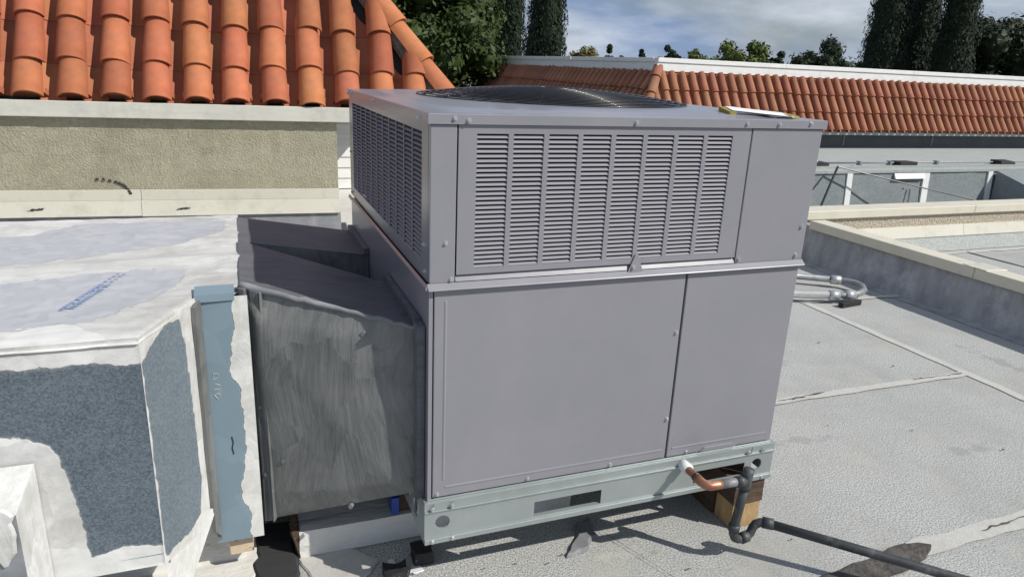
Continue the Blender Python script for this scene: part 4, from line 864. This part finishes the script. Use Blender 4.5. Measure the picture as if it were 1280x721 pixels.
# hip tiles
hd = Vector((-HK, 1/math.tan(SL), 1)).normalized()
HT = sharp(tile_mesh('hip_tile', .105, .088, .46, .014, R(176))); HT.materials.append(M['tile'])
for k in range(8):
    p = Vector((hipx+.02, EY-.0, EZ+.03))+hd*(.0+.36*k)
    yv = hd; xv = Vector((1/math.tan(SL), HK, 0)).normalized(); zv = xv.cross(yv).normalized()
    if zv.z < 0: xv = -xv; zv = xv.cross(yv).normalized()
    Mx = Matrix((xv, yv, zv)).transposed().to_4x4(); Mx = Matrix.Translation(p+zv*.02) @ Mx @ Matrix.Rotation(-R(2.5), 4, 'X')
    o = obj('hip_tile', HT, None, rdo); o.matrix_local = Mx
    q = MB().tube([p+hd*.40-zv*.02, p+hd*.40+zv*.085], .05, 8); lump(q, .02, 14, k).build('mortar', 'mortar', rdo)
b = MB().tube([Vector((hipx-.02, EY, EZ))+hd*(.1*k) for k in range(30)], .052, 8); lump(b, .012, 9).build('hip_mortar', 'mortar', rdo)

# white siding of the wall seen past the corner
sw = thing('siding_wall', 'white horizontal board siding glimpsed between the stucco wall and the cabinet', 'wall', (.2, 7.0, 0))
for k in range(6): MB().hexa([(-.4, -.014, .02+.125*k), (2.0, -.014, .02+.125*k), (2.0, .02, .02+.125*k), (-.4, .02, .02+.125*k), (-.4, .0, .142+.125*k), (2.0, .0, .142+.125*k), (2.0, .02, .142+.125*k), (-.4, .02, .142+.125*k)]).build('siding_board', 'whitepaint', sw)
MB().box((-.4, -.03, .772), (2.0, .02, .90)).build('trim_board', 'flash', sw, bevel=.003)

# ------------------------------------------------------------------ lower roof behind the stucco parapet
lr = MB(); gridquad(lr, (3.4, 3.4, -.85), (40, 3.4, -.85), (40, 8.7, -.85), (3.4, 8.7, -.85), 20, 6); tag(lr.build('lower_roof', 'roof_blue'), kind='structure')
sr = thing('membrane_wall', 'grey membrane clad step with white taped seams below the long tiled building', 'wall', (0, 8.6, -.1))
b = MB(); gridquad(b, (3.4, -.06, -.76), (40, -.06, -.76), (40, 0, -.02), (3.4, 0, -.02), 120, 8, .02, 1.6); b.build('face', 'roof_blue', sr)
b = MB(); gridquad(b, (3.4, .05, 0), (40, .05, 0), (40, 3.6, 0), (3.4, 3.6, 0), 60, 8, .012, 1.5); b.build('upper_sheet', 'roof_far', sr)
MB().box((3.4, -.03, -.05), (40, .06, .012)).build('edge_metal', 'gutter', sr, bevel=.004)
MB().box((3.4, .30, .0), (40, .42, .03)).build('seam_ridge', 'roof_far', sr)
def tape(x0, z0, x1, z1, lean=0):
    MB().hexa([(x0-lean, -.085, z0), (x1-lean, -.085, z0), (x1-lean, -.04, z0), (x0-lean, -.04, z0), (x0, -.035, z1), (x1, -.035, z1), (x1, -.005, z1), (x0, -.005, z1)]).build('seam_tape', 'whitepaint', sr)
tape(10.24, -.75, 10.37, -.05); tape(12.20, -.75, 12.36, -.06); tape(11.42, -.16, 12.199, -.06); tape(14.02, -.75, 14.15, -.05)
cbx = thing('roof_curb', 'grey membrane covered curb box casting a shadow on the membrane clad step', 'curb', (14.2, 7.75, -.85))
b = MB(); b.hexa([(0, -.5, 0), (5, -.5, 0), (5, .78, 0), (0, .78, 0), (0, -.1, .45), (5, -.1, .45), (5, .78, .72), (0, .78, .72)]); b.build('membrane_cover', 'roof_blue', cbx)
rp_ = thing('roof_conduit', 'thin pale conduit with black supports lying on the grey roof by the tiled building', 'conduit', (9, 9.15, -.1))
MB().tube([(-4, 0, .09), (1.0, 0, .09)], .045, 8).build('pipe', 'whitepaint', rp_, True)
MB().tube([(1.0, 0, .07), (4, .02, .06), (14, .05, .06)], .018, 6).build('pipe', 'steel_d', rp_, True)
for x in (.95, 3.25, 6.15): lump(MB().box((x-.22, -.16, 0), (x+.22, .1, .10)), .03, 9, x).build('support', 'black', rp_)
for x in (2.1, 2.9, 4.2): MB().box((x-.03, -.04, .02), (x+.03, .06, .10)).build('clamp', 'steel_d', rp_)
gw = MB().tube([(9.85, 8.45, .0), (10.7, 8.3, -.17), (11.55, 8.15, -.34), (12.4, 8.0, -.50), (13.4, 7.8, -.70)], .014, 6).tube([(9.85, 8.45, .0), (9.6, 8.3, -.26), (9.35, 8.15, -.55), (9.1, 8.0, -.84)], .022, 6)
tag(gw.build('guy_cable', 'wire'), 'black cable strung down over the grey membrane clad step', 'cable')
vt = thing('roof_bracket', 'small metal bracket with base plate standing on the lower roof by the taped step', 'bracket', (11.35, 8.15, -.70))
MB().tube([(-.05, 0, 0), (-.02, 0, .30)], .018, 6).tube([(.08, 0, 0), (.06, 0, .32)], .018, 6).build('legs', 'steel_d', vt); MB().box((-.12, -.10, -.03), (.18, .12, .02)).build('base_plate', 'whitepaint', vt); MB().box((-.12, -.02, .30), (.16, .02, .335)).build('crossbar', 'steel_d', vt)

# ------------------------------------------------------------------ tiled building behind
tb = thing('tiled_building', 'long low building with red barrel tile mansard and white parapet cap behind the cabinet', 'building', (0, 0, 0))
EZ2, EY2, CZ, RUN = .300, 12.3, 1.54, .70; CX = 8.65; EX = CX-RUN; FX = 24; BY = 25.0
MB().box((EX+.35, EY2+.32, -.2), (FX, EY2+.6, EZ2)).build('wall', 'bgwall', tb)
MB().box((EX+.35, EY2+.61, -4), (EX+.6, BY+1, EZ2)).build('wall', 'bgwall', tb)
MB().box((EX-.03, EY2+.0, EZ2-.09), (FX, EY2+.10, EZ2-.01)).build('gutter', 'gutter', tb, bevel=.01)
MB().box((EX-.03, EY2+.11, EZ2-.09), (EX+.07, BY+1.2, EZ2-.01)).build('gutter', 'gutter', tb, bevel=.01)
rdk = MB(); rdk.quad((EX, EY2, EZ2), (FX, EY2, EZ2), (FX, EY2+RUN, CZ+.02), (CX, EY2+RUN, CZ+.02)); rdk.quad((EX, EY2, EZ2), (CX, EY2+RUN, CZ+.02), (CX, BY, CZ+.02), (EX, BY+RUN, EZ2)); rdk.quad((CX, BY, CZ+.02), (FX, BY, CZ+.02), (FX, BY+RUN, EZ2), (EX, BY+RUN, EZ2))
rdk = rdk.build('roof_deck', 'felt', tb)
S2 = math.atan2(CZ-EZ2, RUN); c2, s2 = math.cos(S2), math.sin(S2); L2 = (CZ-EZ2)/s2
CV2 = sharp(tile_mesh('barrel_tile', .098, .082, .49, .014, R(170), 8)); CV2.materials.append(M['tile_far'])
p2_ = .268; rnd = random.Random(5)
ex2 = [0, .465, .93]
def place(face, x, s):
    jx = rnd.uniform(-.006, .006); lift = .062; ss = s+rnd.uniform(-.015, .015)-.03
    if face == 'f':
        p = Vector((x+jx, EY2+c2*ss-s2*lift, EZ2+s2*ss+c2*lift)); Mx = Matrix.Translation(p) @ Matrix.Rotation(S2-R(2.4), 4, 'X')
    else:
        p = Vector((EX+c2*ss-s2*lift, x+jx, EZ2+s2*ss+c2*lift)); Mx = Matrix.Translation(p) @ Matrix.Rotation(R(-90), 4, 'Z') @ Matrix.Rotation(S2-R(2.4), 4, 'X')
    o = obj('barrel_tile', CV2, None, rdk); o.matrix_local = Mx
for c in range(60):
    x = EX+.22+p2_*c
    if x > FX: break
    for s in ex2:
        if x-EX < (s+.15)*c2+.05: continue
        place('f', x, s)
for c in range(48):
    y = EY2+.22+p2_*c
    for s in ex2:
        if y-EY2 < (s+.15)*c2: continue
        place('l', y, s)
pn = MB()
for c in range(62):
    x = EX+.22+p2_*(c+.5)
    sx = max(0, (x-EX)); top = min(L2, sx/c2 if sx/c2 < L2 else L2)
    for j in range(4):
        a0, a1 = -1+.5*j, -.5+.5*j
        f = lambda a, s: (x+a*.10, EY2+c2*s-s2*(.012+.03*a*a), EZ2+s2*s+c2*(.012+.03*a*a))
        pn.quad(f(a0, -.02), f(a1, -.02), f(a1, top), f(a0, top))
tag(pn.build('pan_tiles', 'pan', rdk), kind='stuff')
hd2 = Vector((RUN, RUN, CZ-EZ2)).normalized(); xv = Vector((1, -1, 0)).normalized(); zv = xv.cross(hd2).normalized()
HT2 = sharp(tile_mesh('hip_tile', .125, .105, .52, .015, R(180), 8)); HT2.materials.append(M['tile_far'])
for k in range(4):
    Mx = Matrix.Translation(Vector((EX, EY2, EZ2))+hd2*(.46*k)+zv*.03) @ Matrix((xv, hd2, zv)).transposed().to_4x4() @ Matrix.Rotation(-R(2), 4, 'X')
    o = obj('hip_tile', HT2, None, rdk); o.matrix_local = Mx
CT = 1.83
for (x0, x1) in ((CX-.06, 12.2), (12.203, 16.4), (16.403, FX)):
    MB().box((x0, EY2+RUN-.06, CZ), (x1, EY2+RUN+.06, CT-.10)).build('cap_board', 'whitepaint', tb)
    MB().box((x0-.0, EY2+RUN-.085, CT-.098), (x1, EY2+RUN+.10, CT)).build('cap_lip', 'whitepaint', tb, bevel=.008)
for (y0, y1) in ((EY2+RUN+.062, 17.5), (17.503, BY)):
    MB().box((CX-.06, y0, CZ), (CX+.06, y1, CT-.10)).build('cap_board', 'whitepaint', tb)
    MB().box((CX-.085, y0+.04, CT-.098), (CX+.10, y1, CT)).build('cap_lip', 'whitepaint', tb, bevel=.008)
MB().box((CX+.07, EY2+RUN+.11, CT-.35), (FX, BY, CT-.3)).build('flat_roof_sheet', 'roof_far', tb)
for x in (14.1, 17.2): MB().box((x-.02, EY2+.30, -.08), (x+.02, EY2+.318, .25)).build('wall_strap', 'gutter', tb)

# ------------------------------------------------------------------ trees
def leafmesh(name, samples, size, seed, vertical=0., spread=.6):
    rr_ = random.Random(seed); b = MB()
    for p, nrm in samples:
        s = size*rr_.uniform(.55, 1.35); d = Vector((rr_.gauss(0, 1), rr_.gauss(0, 1), rr_.gauss(0, 1)+vertical*2)).normalized()
        n_ = (Vector(nrm)*1.2+Vector((rr_.gauss(0, spread), rr_.gauss(0, spread), rr_.gauss(0, spread)))).normalized(); u = d-n_*d.dot(n_)
        if u.length < 1e-3: continue
        u.normalize(); v = n_.cross(u); p = Vector(p); i = len(b.v)
        b.v += [tuple(p-u*s), tuple(p+v*s*.42-u*s*.1), tuple(p+u*s), tuple(p-v*s*.42-u*s*.1)]; b.f.append((i, i+1, i+2, i+3))
    return b.mesh(name)
def core(prof, rot, sc, amp, seed, base):
    b = MB(); nr, na = len(prof), 18
    for k, (z, r_) in enumerate(prof):
        for j in range(na):
            a = 2*math.pi*j/na; q = r_*(1+amp*noise.noise(Vector((math.cos(a)*2, math.sin(a)*2, z*sc+seed)))); b.v.append((q*math.cos(a), q*math.sin(a), z))
    for k in range(nr-1):
        for j in range(na): b.f.append((k*na+j, k*na+(j+1) % na, (k+1)*na+(j+1) % na, (k+1)*na+j))
    return b
def trunk(t, h, r_, limbs, spread, seed):
    rr_ = random.Random(seed); b = MB(); b.tube([(0, 0, 0), (.05*r_, .1*r_, h*.3), (.2*r_, -.1*r_, h*.65), (0, 0, h)], [r_, r_*.85, r_*.65, r_*.3], 8)
    for k in range(limbs):
        a = rr_.uniform(0, 6.28); z = h*rr_.uniform(.35, .8); e = Vector((math.cos(a)*spread, math.sin(a)*spread, z+spread*rr_.uniform(.4, .9)))
        b.tube([(0, 0, z), (e.x*.5, e.y*.5, z+(e.z-z)*.4), tuple(e)], [r_*.45, r_*.3, r_*.08], 6)
    b.build('trunk', 'bark', t, True)
def cypress(x, y, top, wid, label, seed):
    base = -5.0; H = top-base; t = thing('cypress_tree', label, 'tree', (x, y, base), 0, 'tall cypress trees'); trunk(t, H*.8, .16, 4, .25, seed)
    prof = []
    def rad(f): return wid/2*(min(1, .62+f*2.2) if f < .2 else 1)*(1-max(0, (f-.45)/.55)**1.8)**.75+.02
    for k in range(22): f = k/21; prof.append((.4+f*(H-.5), rad(f)*.80))
    core(prof, 0, .6, .25, seed, 0).build('inner_foliage', 'cyp', t, True)
    rr_ = random.Random(seed); S = []
    for k in range(18000):
        f = rr_.random()**.9; a = rr_.uniform(0, 6.283); z = .3+f*(H-.3)
        lob = 1+.20*noise.noise(Vector((math.cos(a)*1.6, math.sin(a)*1.6, z*1.1+seed)))+.10*noise.noise(Vector((math.cos(a)*5, math.sin(a)*5, z*3+seed)))
        q = rad(f)*lob*rr_.uniform(.78, 1.04); S.append(((q*math.cos(a), q*math.sin(a), z), (math.cos(a), math.sin(a), .2)))
    me = leafmesh('crown', S, .075, seed, 1.6, .4); obj('crown', me, 'cyp', t)
def broad(x, y, base, top, rad, label, mt, seed, size=.12, nleaf=14000, clumps=60, group=None, zlow=.35, name='broadleaf_tree'):
    H = top-base; t = thing(name, label, 'tree', (x, y, base), 0, group); trunk(t, H*.8, max(.05, rad*.07), 6, rad*.6, seed); rr_ = random.Random(seed); C_ = []
    cz = H*(zlow+1)/2; hz = H*(1-zlow)/2
    for k in range(clumps):
        while True:
            p = Vector((rr_.uniform(-1, 1), rr_.uniform(-1, 1), rr_.uniform(-1, 1)))
            if .25 < p.length < 1: break
        cr = rr_.uniform(.16, .32); C_.append((Vector((p.x*rad*(1-cr*.6), p.y*rad*(1-cr*.6), cz+p.z*hz*(1-cr*.6))), cr*min(rad, hz)*1.15))
    S = []; per = nleaf//clumps; ib = MB()
    for c, r_ in C_:
        for k in range(per):
            d = Vector((rr_.gauss(0, 1), rr_.gauss(0, 1), rr_.gauss(0, 1))).normalized(); q = r_*rr_.uniform(.62, 1.08); S.append((c+d*q, d+Vector((0, 0, .4))))
        i0 = len(ib.v)
        pr_ = [(-.75, .30), (-.35, .68), (.15, .72), (.6, .42), (.78, .05)]
        for (zz, q) in pr_:
            for j in range(7):
                a = j*6.2832/7; ib.v.append((c.x+r_*q*math.cos(a)*.9, c.y+r_*q*math.sin(a)*.9, c.z+r_*zz*.9))
        for k in range(4):
            for j in range(7): ib.f.append((i0+k*7+j, i0+k*7+(j+1) % 7, i0+(k+1)*7+(j+1) % 7, i0+(k+1)*7+j))
    obj('crown', leafmesh('crown', S, size, seed), mt, t); ib.build('inner_foliage', mt, t, True)
broad(5.9, 24.2, -5, 6.2, 2.9, 'dense dark green broadleaf tree growing behind the steep hip tiles', 'leaf', 11, .13, 26000, 110)
broad(3.0, 27.0, -5, 5.6, 2.6, 'dark green tree rising behind the steep tiled roof', 'leafd', 12, .14, 12000, 60)
cypress(12.1, 32.2, 9.0, 1.60, 'tall slim cypress tree next to the dense broadleaf tree', 21)
cypress(12.05, 27.6, 8.2, 1.80, 'tall cypress tree standing between the slim cypress and the russet bush', 22)
cypress(28.8, 25.6, 9.5, 2.05, 'broad tall cypress tree at the outer side of a row of three', 23)
cypress(32.0, 26.6, 10.5, 2.0, 'tall cypress tree in the middle of a row of three', 24)
cypress(30.9, 23.6, 9.6, 1.85, 'tall cypress tree beside the dark rounded trees', 25)
broad(37.6, 27.6, -5, 5.2, 3.0, 'dark rounded tree close behind the row of three cypresses', 'leafd', 31, .16, 12000, 60)
broad(41.0, 27.0, -5, 6.4, 3.2, 'taller dark rounded tree farther along from the three cypresses', 'leafd', 32, .16, 12000, 60)
broad(35.0, 29.0, -5, 3.0, 2.2, 'lower dark tree filling the gap beside the cypress row', 'leafd', 33, .16, 8000, 40)
far = [(27.2, 55.5, 3.6, 1.5, 'leafr', 'russet bush top showing above the white parapet cap'), (29.5, 54.6, 3.9, .55, 'leafd', 'small conifer top, nearest of three to the russet bush'), (30.8, 54.1, 3.7, .5, 'leafd', 'small conifer top in the middle of three above the cap'), (32.1, 53.7, 3.8, .55, 'leafd', 'small conifer top, farthest of three from the russet bush'),
       (34.2, 52.8, 3.9, .9, 'leafd', 'small dark tree top beside the low green dome of leaves'), (36.4, 52.0, 3.7, 1.9, 'leafy', 'low green dome of a tree top above the white cap'), (40.5, 50.7, 4.7, 2.3, 'leafy', 'bright green bushy tree top above the white cap'), (43.0, 49.5, 3.9, .9, 'leafd', 'small dark tree top beside the bright green bushy tree'), (47.0, 48.1, 4.7, 2.5, 'leafd', 'wide dark green tree top between the bushy tree and the cypress row'), (50.0, 46.5, 3.4, 1.8, 'leafd', 'low dark tree top close to the cypress row'), (38.6, 51.4, 2.9, 1.3, 'leafd', 'low dark shrub top between the green dome and the bright bushy tree'), (45.0, 49.0, 3.3, 1.3, 'leafy', 'low green shrub top beside the wide dark green tree'), (33.1, 53.3, 2.5, .9, 'leafy', 'low green shrub top just past the three small conifers')]
for i, (x, y, tz, rd_, mt, lb) in enumerate(far): broad(x, y, -5, tz, rd_*1.3, lb, mt, 50+i, .20 if rd_ > 1 else .16, 7000, 44, 'tree tops above the white cap', .35, 'distant_tree')
